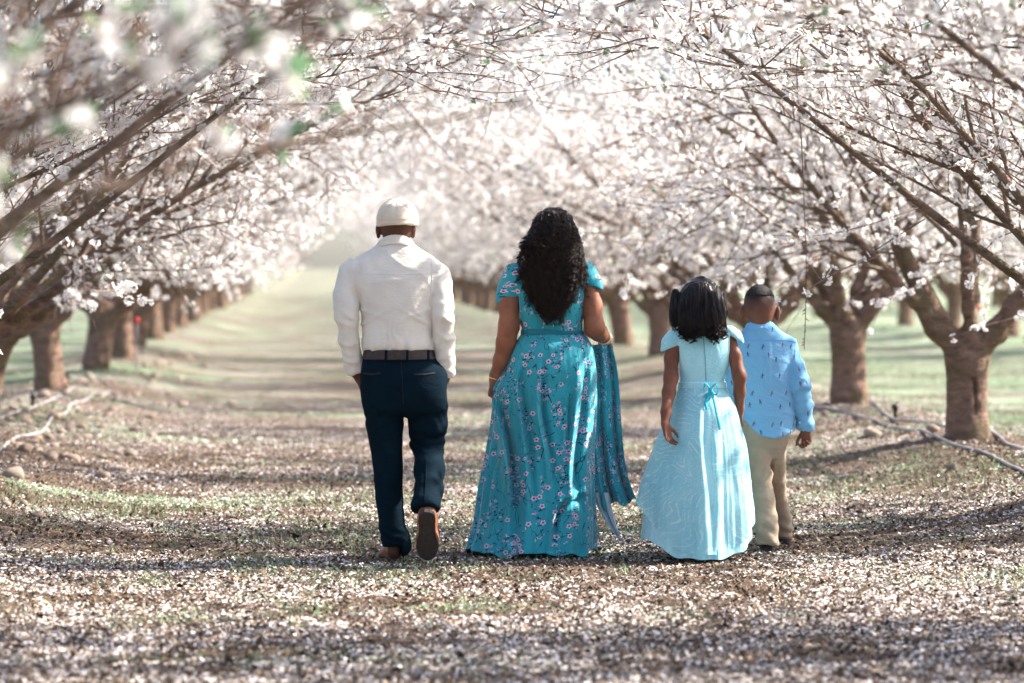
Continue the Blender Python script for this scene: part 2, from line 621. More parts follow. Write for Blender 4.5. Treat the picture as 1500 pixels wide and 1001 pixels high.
# bits of pruned twig on the floor
gtw = np.random.default_rng(19)
x, y = scatter(260, 9.6, 30, gtw, 0.6)
TW = Tubes()
for a_, b_ in zip(x, y):
    l_ = gtw.uniform(0.05, 0.22); q_ = gtw.uniform(0, 6.28); n_ = 5
    px_ = a_ + np.cumsum(np.cos(q_ + gtw.normal(0, 0.25, n_)) * l_ / n_); py_ = b_ + np.cumsum(np.sin(q_ + gtw.normal(0, 0.25, n_)) * l_ / n_)
    TW.add(np.stack([px_, py_, ground_z(px_, py_) + 0.006 + np.abs(gtw.normal(0, 0.004, n_))], -1), np.linspace(0.0032, 0.0014, n_) * gtw.uniform(0.7, 1.5), 4)
tw_obj = link('fallen_twigs', TW.mesh('fallen_twigs', simple_mat('dead_twig', (0.17, 0.115, 0.08), 0.85, 0.4, 3)))
tag(tw_obj, 'thin brown twigs lying loose among the petals', 'twigs', kind='stuff')

# ------------------------------------------------------------------ almond trees
def bark_material(name, base=(0.150, 0.095, 0.072), mossy=0.5):
    m, nt, b = new_mat(name)
    k = NT(nt)
    c = k.coord('Object')
    n1 = k.noise(k.mapping(c, (7, 7, 16)), 1.0, 5, 0.65, 0.4)
    n2 = k.noise(c, 60, 4, 0.6)
    lo = tuple(x * 0.32 for x in base); hi = tuple(x * 1.6 for x in base)
    col = k.ramp(n1, [(0.28, lo), (0.5, base), (0.72, hi)])
    col = k.mix(k.range(n2, 0.3, 0.75, 0.0, 0.5), col, tuple(x * 0.6 for x in base))
    geo = k.n('NewGeometry')
    sep = k.n('SeparateXYZ'); k.put(sep.inputs[0], geo.outputs['Normal'])
    mo = k.math('MULTIPLY', k.range(k.noise(c, 4.0, 4, 0.6), 0.46, 0.62), mossy)
    col = k.mix(mo, col, (0.155, 0.140, 0.055))
    lich = k.range(k.noise(c, 16, 4, 0.7), 0.60, 0.70, 0.0, 0.35)
    col = k.mix(lich, col, (0.34, 0.29, 0.24))
    k.put(b.inputs['Base Color'], col)
    b.inputs['Roughness'].default_value = 0.88
    b.inputs['Specular IOR Level'].default_value = 0.2
    hh = k.math('ADD', k.noise(k.mapping(c, (14, 14, 60)), 1.0, 4, 0.7), k.math('MULTIPLY', n2, 0.7))
    k.put(b.inputs['Normal'], k.bump(hh, 1.0, 0.04))
    return m


def twig_material():
    m, nt, b = new_mat('twig_bark')
    k = NT(nt)
    n = k.noise(k.coord('Object'), 9, 3)
    k.put(b.inputs['Base Color'], k.ramp(n, [(0.3, (0.12, 0.074, 0.060)), (0.6, (0.22, 0.145, 0.113)), (0.8, (0.30, 0.22, 0.16))]))
    b.inputs['Roughness'].default_value = 0.7
    b.inputs['Specular IOR Level'].default_value = 0.3
    return m


def translucent_mat(name, colsock, amount, rough=0.6):
    """thin petals and leaves that let light through; colsock(k) builds the colour"""
    m = bpy.data.materials.new(name)
    m.use_nodes = True
    nt = m.node_tree
    nt.nodes.clear()
    k = NT(nt)
    col = colsock(k)
    d = k.n('BsdfDiffuse'); t = k.n('BsdfTranslucent')
    k.put(d.inputs['Color'], col); k.put(t.inputs['Color'], col)
    mx = k.n('MixShader')
    mx.inputs[0].default_value = amount
    nt.links.new(d.outputs[0], mx.inputs[1]); nt.links.new(t.outputs[0], mx.inputs[2])
    o = k.n('OutputMaterial')
    nt.links.new(mx.outputs[0], o.inputs[0])
    return m


def blossom_col(k):
    sx = k.n('SeparateXYZ'); k.put(sx.inputs[0], k.coord('UV'))
    r = k.n('NewGeometry').outputs['Random Per Island']
    white = k.ramp(r, [(0.0, (0.88, 0.86, 0.845)), (0.6, (0.95, 0.94, 0.915)), (1.0, (0.89, 0.86, 0.84))])
    return k.mix(k.range(sx.outputs[0], 0.02, 0.32), (0.60, 0.32, 0.30), white)


def leaf_col(k):
    r = k.n('NewGeometry').outputs['Random Per Island']
    return k.ramp(r, [(0.0, (0.12, 0.23, 0.12)), (0.5, (0.20, 0.34, 0.20)), (1.0, (0.34, 0.43, 0.25))])


M_BARK = bark_material('almond_bark', (0.31, 0.200, 0.150))
M_BARK_LIMB = bark_material('almond_limb_bark', (0.27, 0.190, 0.148), 0.5)
M_TWIG = twig_material()
M_BLOSSOM = translucent_mat('almond_blossom', blossom_col, 0.52)
M_LEAF = translucent_mat('young_leaf', leaf_col, 0.45)

# one flower: five cupped petals
fl = []
for i in range(5):
    a = i * 2 * math.pi / 5
    ca, sa = math.cos(a), math.sin(a)
    for (r, t, z) in ((0.08, 0.0, 0.0), (0.66, -0.40, 0.20), (1.0, 0.0, 0.26), (0.66, 0.40, 0.20)):
        fl.append((r * ca - t * sa, r * sa + t * ca, z))
FLOWER = np.array(fl)
FLOWER_UV = np.array([(0.0, 0.5), (0.75, 0), (1, 0.5), (0.75, 1)] * 5)




def frames(N, g):
    """orthonormal frames whose z axis is N"""
    N = N / (np.linalg.norm(N, axis=1)[:, None] + 1e-12)
    A = g.normal(0, 1, N.shape)
    X = np.cross(N, A); X /= np.linalg.norm(X, axis=1)[:, None] + 1e-12
    return np.stack([X, np.cross(N, X), N], -1)


def flower_mesh(name, P, N, size, g, mat=None):
    n = len(P)
    M = frames(N, g)
    s = size * np.exp(g.normal(0, 0.14, n))
    T = FLOWER[None] * s[:, None, None]
    T = T * np.array([1, 1, 1.0]) * (1 + 0 * T)
    T[:, :, 2] *= np.repeat(g.uniform(0.2, 2.6, (n, 1)), 20, 1)
    W = np.einsum('nij,nkj->nki', M, T) + P[:, None, :]
    F = np.arange(20 * n).reshape(-1, 4)
    return np_mesh(name, W.reshape(-1, 3), F, None, mat or M_BLOSSOM, False, np.tile(FLOWER_UV, (n, 1)))


def leaf_mesh(name, P, D, size, g, mat):
    n = len(P)
    M = frames(D, g)
    T = np.array([[0, 0, 0], [0.28, 0.05, 0.45], [0.0, 0, 1.0], [-0.28, 0.05, 0.45]])
    s = size * np.exp(g.normal(0, 0.3, n))
    W = np.einsum('nij,nkj->nki', M, T[None] * s[:, None, None]) + P[:, None, :]
    return np_mesh(name, W.reshape(-1, 3), np.arange(4 * n).reshape(n, 4), None, mat, False)


def path(p, d, length, n, wob, g, lift=0.0):
    """wandering polyline from p along d; lift bends it up (+) or down (-)"""
    pts = [p.copy()]
    d = unit(d)
    st = length / n
    for i in range(n):
        d = unit(d + g.normal(0, wob, 3) + np.array([0, 0, lift / n]))
        p = p + d * st
        pts.append(p.copy())
    return np.array(pts)


def along(pts, t):
    i = min(int(t * (len(pts) - 1)), len(pts) - 2)
    f = t * (len(pts) - 1) - i
    return pts[i] * (1 - f) + pts[i + 1] * f, unit(pts[i + 1] - pts[i])


def off_axis(d, ang, g, up=0.25):
    a = g.normal(0, 1, 3) + np.array([0, 0, up])
    a = unit(a - d * (a @ d))
    return unit(d * math.cos(ang) + a * math.sin(ang))


def build_tree(seed, limbs, trunk_h=0.62, trunk_r=0.150, flowers=15000, lean=(0, 0), crack=False, n2=9, n3=11, fsize=0.0230, clear=None, leafy=0.22, lsize=0.030, clump=1.6, droop=3):
    """returns the meshes of one almond tree: trunk, limbs, twigs, blossoms, leaves"""
    g = np.random.default_rng(seed)
    F = Field((-1.5, -1.5, -0.25), (1.5, 1.5, trunk_h + 1.15), 0.021)
    top = np.array([lean[0], lean[1], trunk_h])
    F.chain([(0, 0, -0.2, trunk_r * 1.28), (lean[0] * 0.1, lean[1] * 0.1, 0.10, trunk_r * 1.03), (*(top * 0.9), trunk_r * 1.04), (*top, trunk_r * 0.95)], 0.05)
    tw, limb_t, sites = Tubes(), [], []
    for (az, el, L, r0) in limbs:
        a, e = R(az), R(el)
        d = np.array([math.cos(a) * math.cos(e), math.sin(a) * math.cos(e), math.sin(e)])
        st = top + np.array([d[0], d[1], 0]) * trunk_r * 0.35 - np.array([0, 0, 0.06])
        nseg = 14
        pts = path(st, d, L, nseg, 0.055, g, 0.10)
        t = np.linspace(0, 1, nseg + 1)
        rad = r0 * (1 - t) ** 1.5 * 0.9 + 0.010 * (1 - 0.5 * t)
        m = max(2, int(0.95 / (L / nseg)))
        F.chain([(*pts[i], rad[i] * (1.06 if i else 1.0)) for i in range(m + 1)], 0.055)
        lt = Tubes()
        lt.add(pts[m - 1:], np.concatenate([[rad[m - 1] * 0.97], rad[m:]]), 8)
        kids2 = []
        nn2 = max(3, int(n2 * L / 3.0))
        for j in range(nn2):
            tt = 0.20 + 0.78 * (j + g.uniform(0, 1)) / nn2
            p, dd = along(pts, tt)
            l2 = g.uniform(1.1, 2.2) * (1.15 - 0.5 * tt)
            r2 = min(0.62 * np.interp(tt, t, rad), 0.026) * g.uniform(0.7, 1)
            for up in (0.1, 0.6, 1.5, 3.0):
                p2 = path(p, off_axis(dd, R(g.uniform(22, 52)), g, up), l2, 9, 0.075, g, g.uniform(-0.10, 0.22))
                if not (clear and clear(p2)): break
            else: continue
            lt.add(p2, np.linspace(1, 0.16, 10) * r2, 6)
            kids2.append((p2, r2))
        for j in range(droop):                         # thin side branches that sag under their blossom
            p, dd = along(pts, g.uniform(0.22, 0.62))
            a_ = math.atan2(dd[1], dd[0]) + g.normal(0, 0.9)
            p2 = path(p, np.array([math.cos(a_), math.sin(a_), 0.15]), g.uniform(0.8, 1.6), 9, 0.07, g, g.uniform(-0.75, -0.25))
            if clear and clear(p2): continue
            lt.add(p2, np.linspace(1, 0.18, 10) * 0.011, 5)
            kids2.append((p2, 0.011))
        kids2.append((pts[m:], rad[m]))
        limb_t.append(lt)
        for (p2, r2) in kids2:
            l_ = np.sum(np.linalg.norm(np.diff(p2, axis=0), axis=1))
            for j in range(int(n3 * l_ / 1.6) + 1):
                tt = g.uniform(0.08, 1.0)
                p, dd = along(p2, tt)
                l3 = g.uniform(0.30, 0.95) * (1.1 - 0.3 * tt)
                for up in (0.1, 0.8, 2.0, 4.0):
                    p3 = path(p, off_axis(dd, R(g.uniform(25, 75)), g, up), l3, 6, 0.10, g, g.uniform(-0.25, 0.30))
                    if not (clear and clear(p3)): break
                else: continue
                tw.add(p3, np.linspace(0.0052, 0.0016, 7), 4)
                sites.append((p3, 0.05, 1.0))
                if g.uniform() < 0.55:
                    q, qd = along(p3, g.uniform(0.2, 0.8))
                    p4 = path(q, off_axis(qd, R(g.uniform(35, 80)), g), g.uniform(0.10, 0.38), 4, 0.12, g, 0.1)
                    if clear and clear(p4): continue
                    tw.add(p4, np.linspace(0.0032, 0.0012, 5), 3)
                    sites.append((p4, 0.1, 1.1))
            sites.append((p2, 0.25, 0.8))
    # flowers in small clusters along the twigs; whole stretches of twig stay bare
    W = []
    for (p, t0, w) in sites:
        l_ = np.sum(np.linalg.norm(np.diff(p, axis=0), axis=1))
        W.append(l_ * w * (0.12 if g.uniform() < 0.16 else g.uniform(0.5, 1.4)))
    W = np.array(W); W /= W.sum()
    P, N, LP, LD = [], [], [], []
    for (p, t0, w), share in zip(sites, W):
        n = int(g.poisson(flowers * share / (1 + clump)))
        for j in range(n):
            c, dd = along(p, t0 + (0.985 - t0) * g.uniform(0, 1))
            m = 1 + int(g.poisson(clump))
            o = g.normal(0, 1, (m, 3)) + np.array([0, 0, 0.1])
            o -= np.outer(o @ dd, dd) * 0.6
            o /= np.linalg.norm(o, axis=1)[:, None]
            P.append(c + o * g.uniform(0.006, 0.026, (m, 1)) * (1 + 0.18 * max(clump - 1.6, 0)) + g.normal(0, 0.006, (m, 3))); N.append(o)
            for q_ in range(int(leafy) + int(g.uniform() < leafy % 1)):
                LP.append(c); LD.append(unit(o[q_ % m] + dd * 0.8))
        if g.uniform() < 0.6:
            for tt in g.uniform(0.1, 1, 4):      # fruiting spurs on the bare twig
                c, dd = along(p, tt)
                s = off_axis(dd, R(65), g)
                tw.add([c, c + s * g.uniform(0.008, 0.022)], [0.0028, 0.0016], 3)
    P = np.concatenate(P); N = np.concatenate(N)
    if crack:
        F.chain_cut = True
        for (cx, cz, rz, dep) in ((0.030, 0.40, 0.085, 0.05), (0.040, 0.27, 0.080, 0.055), (0.018, 0.46, 0.03, 0.03)):
            F.ball((cx, -trunk_r - 0.004, cz), (0.016, dep, rz), cut=True)

    def bark(Pv, Nv):
        d_ = 0.020 * fbm(Pv * np.array([10, 10, 3.0]), 3, seed) + 0.018 * fbm(Pv * 2.7, 2, seed + 5)
        ring = np.abs(vnoise((Pv + 0.03 * vnoise(Pv * 6, seed + 11)[:, None]) * np.array([4, 4, 19.0]), seed + 8))
        return d_ - 0.006 * (1 - ring) ** 3 * (vnoise(Pv * 4, seed + 9) > -0.1)
    out = {'trunk': F.mesh('trunk', M_BARK, 0.0, bark)}
    out['limbs'] = [t.mesh('limb', M_BARK_LIMB) for t in limb_t]
    out['twigs'] = tw.mesh('twigs', M_TWIG)
    out['blossoms'] = flower_mesh('blossoms', P, N, fsize, g)
    out['leaves'] = leaf_mesh('leaves', np.array(LP), np.array(LD), lsize, g, M_LEAF)
    return out


def plant(proto, u, v, rz, sc, label, group, name='almond_tree'):
    x, y = uv_to_xy(u, v)
    t = empty(name, (x, y, gz(x, y) - 0.03), rz)
    t.scale = (sc, sc, sc)
    tag(t, label, 'tree', group)
    link('trunk', proto['trunk'], t)
    for m in proto['limbs']: link('limb', m, t)
    for nm in ('twigs', 'blossoms', 'leaves'):
        o = link(nm, proto[nm], t)
        o['kind'] = 'stuff'
    return t


def vase(g, low=True, n=5):
    """limbs of a pruned tree: spread across the aisles, kept short along the row"""
    L = []
    a0 = g.uniform(0, 360)
    for i in range(n):
        a = a0 + i * 360 / n + g.uniform(-14, 14)
        s_ = abs(math.sin(R(a)))
        L.append((a, g.uniform(50, 58) + 14 * s_, g.uniform(3.3, 3.9) - 1.2 * s_, g.uniform(0.070, 0.095)))
    if low:
        for b in (0, 180):
            L.append((b + g.uniform(-16, 16), g.uniform(35, 43), g.uniform(3.4, 4.0), 0.046))
    return L


def high_lane(pts):
    """tractor clearance: nothing low over the lanes on either side"""
    return bool(np.any(pts[:, 2] < np.interp(np.abs(pts[:, 0]), [1.5, 2.4, 3.2, 6.0], [0.75, 1.2, 1.75, 2.0])))


gt = np.random.default_rng(42)
# the two trees on the right whose forks stand clear in the photo
TREE_A = build_tree(101, [(176, 56, 3.8, 0.094), (8, 54, 3.6, 0.088), (60, 72, 3.4, 0.050), (255, 70, 2.8, 0.048), (150, 50, 3.9, 0.046), (196, 46, 4.2, 0.040), (-25, 50, 3.2, 0.042)],
                    trunk_h=0.66, trunk_r=0.147, crack=True, flowers=17000)
TREE_B = build_tree(102, [(168, 64, 3.8, 0.086), (12, 60, 3.6, 0.086), (80, 76, 2.9, 0.055), (240, 66, 2.9, 0.055), (186, 46, 4.1, 0.045), (345, 47, 3.4, 0.045)],
                    trunk_h=0.70, trunk_r=0.145, flowers=16000, clear=high_lane)
TREE_C = build_tree(103, vase(gt), trunk_h=0.60, trunk_r=0.15, flowers=15000, clear=high_lane)
TREE_D = build_tree(104, vase(gt), trunk_h=0.68, trunk_r=0.14, flowers=15000, lean=(0.06, 0.0), clear=high_lane)
PROTOS = [TREE_C, TREE_D]


def headroom(pts):
    """branches pruned away where they would hang into the walkway"""
    return bool(np.any(pts[:, 2] < np.interp(pts[:, 0], [-1.0, 0.8, 2.2, 6.0], [-9, 1.35, 2.12, 2.20])))


NEAR_U, NEAR_V = -2.40, 6.1


def near_edge(pts):
    """the tree beside the photographer keeps clear of the walkway: only high or outer branches stay"""
    u, v = pts[:, 0] + NEAR_U, pts[:, 1] + NEAR_V
    x, y = uv_to_xy(u, v)
    a = x / np.maximum(y, 0.2)                         # how far into the aisle, per metre ahead
    h = (pts[:, 2] + 0.15 - CAM_H) / np.maximum(y, 0.2)
    lim = np.interp(a, [-0.19, -0.172, -0.10, -0.04, 0.02, 0.3], [-0.3, -0.026, 0.006, 0.044, 0.074, 0.095])
    return bool(np.any((h < lim) & (y > 0.3)) or np.any((np.abs(x) < 1.2) & (y < 2.2)))


# long limbs reaching over the path
TREE_F = build_tree(106, [(4, 40, 4.9, 0.028), (24, 44, 4.6, 0.028), (-24, 43, 4.6, 0.028), (-6, 52, 4.3, 0.040), (172, 42, 3.5, 0.05), (140, 58, 3.0, 0.07), (222, 60, 3.0, 0.07), (86, 70, 2.5, 0.06), (272, 70, 2.5, 0.06)], trunk_h=0.62, trunk_r=0.15, flowers=20500, lean=(0.05, 0), clear=headroom, leafy=0.4, n3=13)
TREE_G = build_tree(107, [(-8, 37, 4.8, 0.046), (16, 43, 4.6, 0.050), (-32, 41, 4.2, 0.046), (30, 54, 3.9, 0.065), (185, 44, 3.4, 0.06), (150, 60, 3.0, 0.07), (240, 62, 2.8, 0.07), (95, 72, 2.4, 0.06)], trunk_h=0.66, trunk_r=0.145, flowers=19500, lean=(0.10, 0.03), clear=high_lane)
TREE_N = build_tree(108, [(2, 26, 3.6, 0.016), (-22, 28, 3.6, 0.016), (20, 25, 3.4, 0.016), (-40, 30, 3.4, 0.016), (38, 32, 3.2, 0.016), (175, 46, 3.4, 0.08), (240, 55, 3.0, 0.07), (120, 58, 3.0, 0.07)], trunk_h=0.62, trunk_r=0.15, flowers=4200, n2=10, n3=7, clear=near_edge, leafy=3.0, lsize=0.060, clump=7, droop=0)

ORD = ['first', 'second', 'third', 'fourth', 'fifth', 'sixth', 'seventh', 'eighth', 'ninth', 'tenth', 'eleventh', 'twelfth']
LR, RR = 'almond trees in the row left of the path', 'almond trees in the row right of the path'
# right row: k counts from the tree with the split trunk
TREE_CRACK = plant(TREE_A, 4.80, 21.52, 0, 1.0, 'white-blossomed almond tree with dark vertical crack in its thick trunk', RR)
plant(TREE_B, 4.80, 26.35, 0, 1.0, 'white-blossomed almond tree just behind the boy, between him and the cracked trunk', RR)
for k in range(-2, 24):
    if k in (0, 1): continue
    pr = [TREE_C, TREE_D, TREE_B][(k * 2 + 1) % 3] if k > 1 else [TREE_D, TREE_C, TREE_B][k + 3]
    if k == -1: lab = 'near almond tree whose limbs slant in from the right edge'
    elif k < -1: lab = 'overhanging almond tree beyond the right edge, branches in the top right corner' if k == -2 else 'closest right-hand almond tree, only blurred blossom tips showing'
    elif k < 12: lab = f'{ORD[k]} almond tree of the right row, counting back from the cracked trunk'
    else: lab = 'blurred white almond tree in the far stretch of the right row'
    rz = gt.uniform(-0.2, 0.2) + (math.pi if k % 2 else 0)
    if k < 0 or k in (2, 3, 5): pr, rz = (TREE_F if k < 0 else TREE_G), math.pi + gt.uniform(-0.25, 0.25)
    t_ = plant(pr, 4.80 + gt.normal(0, 0.06), 21.52 + SPACING * k + gt.normal(0, 0.10), rz, gt.uniform(0.94, 1.06), lab, RR)
    if k == -1: TREE_EDGE = t_
# left row
left_v = [25.5 + SPACING * k for k in range(-4, 22)]
for k, v in zip(range(-4, 22), left_v):
    pr = PROTOS[k % 2]
    if k == -4: lab = 'closest left-hand almond tree, its blossoms large soft blurs at top left'
    elif k < 0: lab = ['almond tree with branches reaching over the path at the upper left edge', 'almond tree whose long blossoming branches hang left of the man', 'almond tree just outside the left edge, low limbs crossing the trunks'][k + 3]
    elif k == 0: lab = 'almond tree with its trunk cut by the left picture edge'
    elif k == 1: lab = 'leaning almond tree with sunlit trunk, first fully visible in left row'
    elif k < 12: lab = f'{ORD[k]} almond tree of the left row, counting from the picture edge'
    else: lab = 'blurred white almond tree in the far stretch of the left row'
    rz = gt.uniform(-0.35, 0.35) + (math.pi if k % 2 else 0)
    if k in (-3, -2, -1, 0, 2, 4): pr, rz = (TREE_F if k < -1 else TREE_G), gt.uniform(-0.2, 0.2)
    if k == -4:
        plant(TREE_N, NEAR_U, NEAR_V, PHI, 1.0, lab, LR)
        continue
    plant(pr, -2.52 + gt.normal(0, 0.06) - (0.22 if k == 0 else 0), v + gt.normal(0, 0.08), rz, gt.uniform(0.94, 1.06), lab, LR)
# neighbouring rows seen through the gaps, and the cross row that closes the aisle
for u, v0, n in ((12.10, 46.0, 17), (19.40, 84.0, 9), (-9.84, 66.0, 13)):
    side = 'right' if u > 0 else 'left'
    lab = {12.10: 'blurred almond tree in the row beyond the right row', 19.40: 'faint almond tree in the second row beyond the right row', -9.84: 'faint almond tree in the row beyond the left row'}[u]
    for k in range(n):
        plant(PROTOS[int(gt.integers(0, 2))], u + gt.normal(0, 0.1), v0 + SPACING * k, gt.uniform(0, 6.28), gt.uniform(0.94, 1.06), lab, f'almond trees in the rows further {side}')
for k in range(20):
    if -2.4 < -19 + 2.3 * k < 4.6: continue            # the lane itself runs on
    plant(PROTOS[k % 2], -19 + 2.3 * k, 136 + gt.uniform(-3, 3), gt.uniform(0, 6.28), 1.1, 'pale almond tree in the cross row closing the far end of the path', 'almond trees closing the far end')

# ------------------------------------------------------------------ people: shared tools
class Figure:
    """a walking person seen from behind; p() turns a point of the outline plus a depth offset into metres"""
    def __init__(self, depth, cx, label):
        self.depth = depth
        self.X0 = (cx - 750) / FPX * depth
        self.root = empty('person', (self.X0, depth, 0))
        tag(self.root, label, 'person', 'family walking away down the orchard path')

    def p(self, px, py, y=0.0):
        s = (self.depth + y) / FPX
        return np.array([(px - 750) * s - self.X0, y, CAM_H - (py - HORIZON) * s])

    def r(self, w): return w * self.depth / FPX

    def key(self, py, xl, xr, ry, cy=0.0):
        a, b = self.p(xl, py), self.p(xr, py)
        return (a[2], (a[0] + b[0]) / 2, cy, (b[0] - a[0]) / 2, ry)

    def c(self, px, py, rpx, y=0.0): return (*self.p(px, py, y), self.r(rpx))

    def add(self, name, me, parent=None): return link(name, me, parent or self.root)


def hand(F, wrist, d, across, palm_n, sc, curls, thumb=(0.5, 0.4), k=0.006, spread=0.10):
    """palm, four unequal fingers and a thumb; across points from little finger to index, palm_n out of the palm"""
    d = unit(np.array(d, float)); across = np.array(across, float); across = unit(across - d * (across @ d))
    n = np.cross(d, across)
    if n @ np.array(palm_n) < 0: n = -n
    wrist = np.array(wrist, float)
    L = np.array([0.070, 0.078, 0.072, 0.056]) * sc
    off = np.array([0.030, 0.010, -0.010, -0.029]) * sc
    plen = np.array([0.088, 0.090, 0.085, 0.078]) * sc
    for i in range(4):
        kn = wrist + d * plen[i] + across * off[i]
        F.cone(wrist + across * off[i] * 0.62, kn, 0.0145 * sc, 0.0115 * sc, 0.012 * sc)
        q, ang = kn, 0.0
        dd0 = unit(d + across * spread * (off[i] / (0.03 * sc)) * 1.0)
        r = (0.0096, 0.0098, 0.0094, 0.0084)[i] * sc
        for j, (f, cj) in enumerate(zip((0.45, 0.30, 0.25), curls[i] if hasattr(curls[i], '__len__') else (curls[i],) * 3)):
            ang += cj
            dd = dd0 * math.cos(ang) + n * math.sin(ang)
            q2 = q + dd * L[i] * f
            F.cone(q, q2, r * (1 - 0.10 * j), r * (0.90 - 0.10 * j), k)
            q = q2
    b = wrist + d * 0.022 * sc + across * 0.022 * sc + n * 0.006 * sc
    t1 = b + unit(d * 0.75 + across * thumb[0] + n * thumb[1]) * 0.042 * sc
    t2 = t1 + unit(d * 0.95 + across * thumb[0] * 0.25 + n * thumb[1]) * 0.032 * sc
    t3 = t2 + unit(d * 1.0 - across * 0.1 + n * thumb[1] * 1.2) * 0.024 * sc
    F.cone(b, t1, 0.0150 * sc, 0.0115 * sc, 0.012 * sc)
    F.cone(t1, t2, 0.0110 * sc, 0.0100 * sc, k)
    F.cone(t2, t3, 0.0100 * sc, 0.0080 * sc, k)


def face(F, c, rx, ry, rz):
    """nose, brow, lips, chin, cheeks on the far side of the head (+y)"""
    F.ball((c[0], c[1] + ry * 0.98, c[2] - rz * 0.18), (rx * 0.17, ry * 0.20, rz * 0.20), 0.02)
    F.ball((c[0], c[1] + ry * 0.80, c[2] + rz * 0.12), (rx * 0.62, ry * 0.20, rz * 0.12), 0.03)
    F.ball((c[0], c[1] + ry * 0.62, c[2] - rz * 0.80), (rx * 0.50, ry * 0.36, rz * 0.28), 0.03)
    F.ball((c[0], c[1] + ry * 0.86, c[2] - rz * 0.50), (rx * 0.30, ry * 0.14, rz * 0.08), 0.012)
    F.ball((c[0], c[1] + ry * 0.86, c[2] - rz * 0.60), (rx * 0.26, ry * 0.13, rz * 0.07), 0.012)
    for s in (-1, 1):
        F.ball((c[0] + s * rx * 0.42, c[1] + ry * 0.86, c[2] - rz * 0.02), (rx * 0.17, ry * 0.10, rz * 0.09), 0.006)


def ear(F, c, sx, sc=1.0):
    """outer ear: rim, lobe and a hollow"""
    F.ball(c, (0.012 * sc, 0.020 * sc, 0.032 * sc), 0.010)
    F.ball((c[0] + sx * 0.004 * sc, c[1] - 0.008 * sc, c[2] + 0.006 * sc), (0.010 * sc, 0.012 * sc, 0.026 * sc), 0.006)
    F.ball((c[0] + sx * 0.001, c[1] - 0.002, c[2] - 0.027 * sc), (0.007 * sc, 0.010 * sc, 0.010 * sc), 0.006)


def drape(name, tree, pts, width, thick, mat, fig, sub=8, lift=0.0006, parent=None, taper=False):
    """a thin strip that follows the surface of a garment (seams, loops, pocket welts); pts are outline points"""
    P = catmull(np.array([fig.p(a, b) for a, b in pts]), sub) if len(pts) > 2 else np.linspace(fig.p(*pts[0]), fig.p(*pts[1]), sub + 1)
    C, N = [], []
    for q in P:
        h, n, _, _ = tree.ray_cast(Vector((q[0], -1.5, q[2])), Vector((0, 1, 0)))
        if h is None: continue
        if n.y > 0: n = -n
        C.append(np.array(h)); N.append(np.array(n))
    if len(C) < 2: return None
    C = np.array(C); N = np.array(N)
    T = np.gradient(C, axis=0); T /= np.linalg.norm(T, axis=1)[:, None] + 1e-9
    S = np.cross(N, T); S /= np.linalg.norm(S, axis=1)[:, None] + 1e-9
    w = np.full(len(C), width / 2)
    if taper: w = w * np.linspace(1, 0.3, len(C))
    w = w[:, None]
    V = np.stack([C - S * w + N * (lift - 0.004), C + S * w + N * (lift - 0.004), C + S * w * 0.85 + N * (lift + thick), C - S * w * 0.85 + N * (lift + thick)], 1)
    n = len(C)
    i = np.arange(n - 1)[:, None] * 4
    j = np.arange(4)[None, :]
    F = np.stack([i + j, i + (j + 1) % 4, i + 4 + (j + 1) % 4, i + 4 + j], -1).reshape(-1, 4)
    F = np.vstack([F, [[3, 2, 1, 0]], [[4 * n - 4, 4 * n - 3, 4 * n - 2, 4 * n - 1]]])
    return fig.add(name, np_mesh(name, V.reshape(-1, 3), F, None, mat, False), parent)


def cloth_wrinkle(amp, seed, sc=(7, 7, 20), k2=0.5, mask=None):
    def f(P, N):
        W = P + 0.035 * np.stack([vnoise(P * 9, seed + 20), vnoise(P * 9, seed + 21), vnoise(P * 9, seed + 22)], -1)
        a = 1 - np.abs(vnoise(W * np.array(sc), seed)) * 2.0
        b = 1 - np.abs(vnoise(W @ np.array([[0.8, 0, 0.6], [0, 1, 0], [-0.6, 0, 0.8]]) * np.array(sc) * 1.5, seed + 3)) * 2.0
        d = amp * (a * 0.6 + b * k2 * 0.5) + amp * 1.1 * vnoise(P * 6, seed + 7)
        if mask is not None: d = d * mask(P)
        return d
    return f


def cyl_uv(P, N):
    a = np.arctan2(P[:, 0], -P[:, 1] + 1e-6)
    return np.stack([a * 0.16, P[:, 2]], -1)


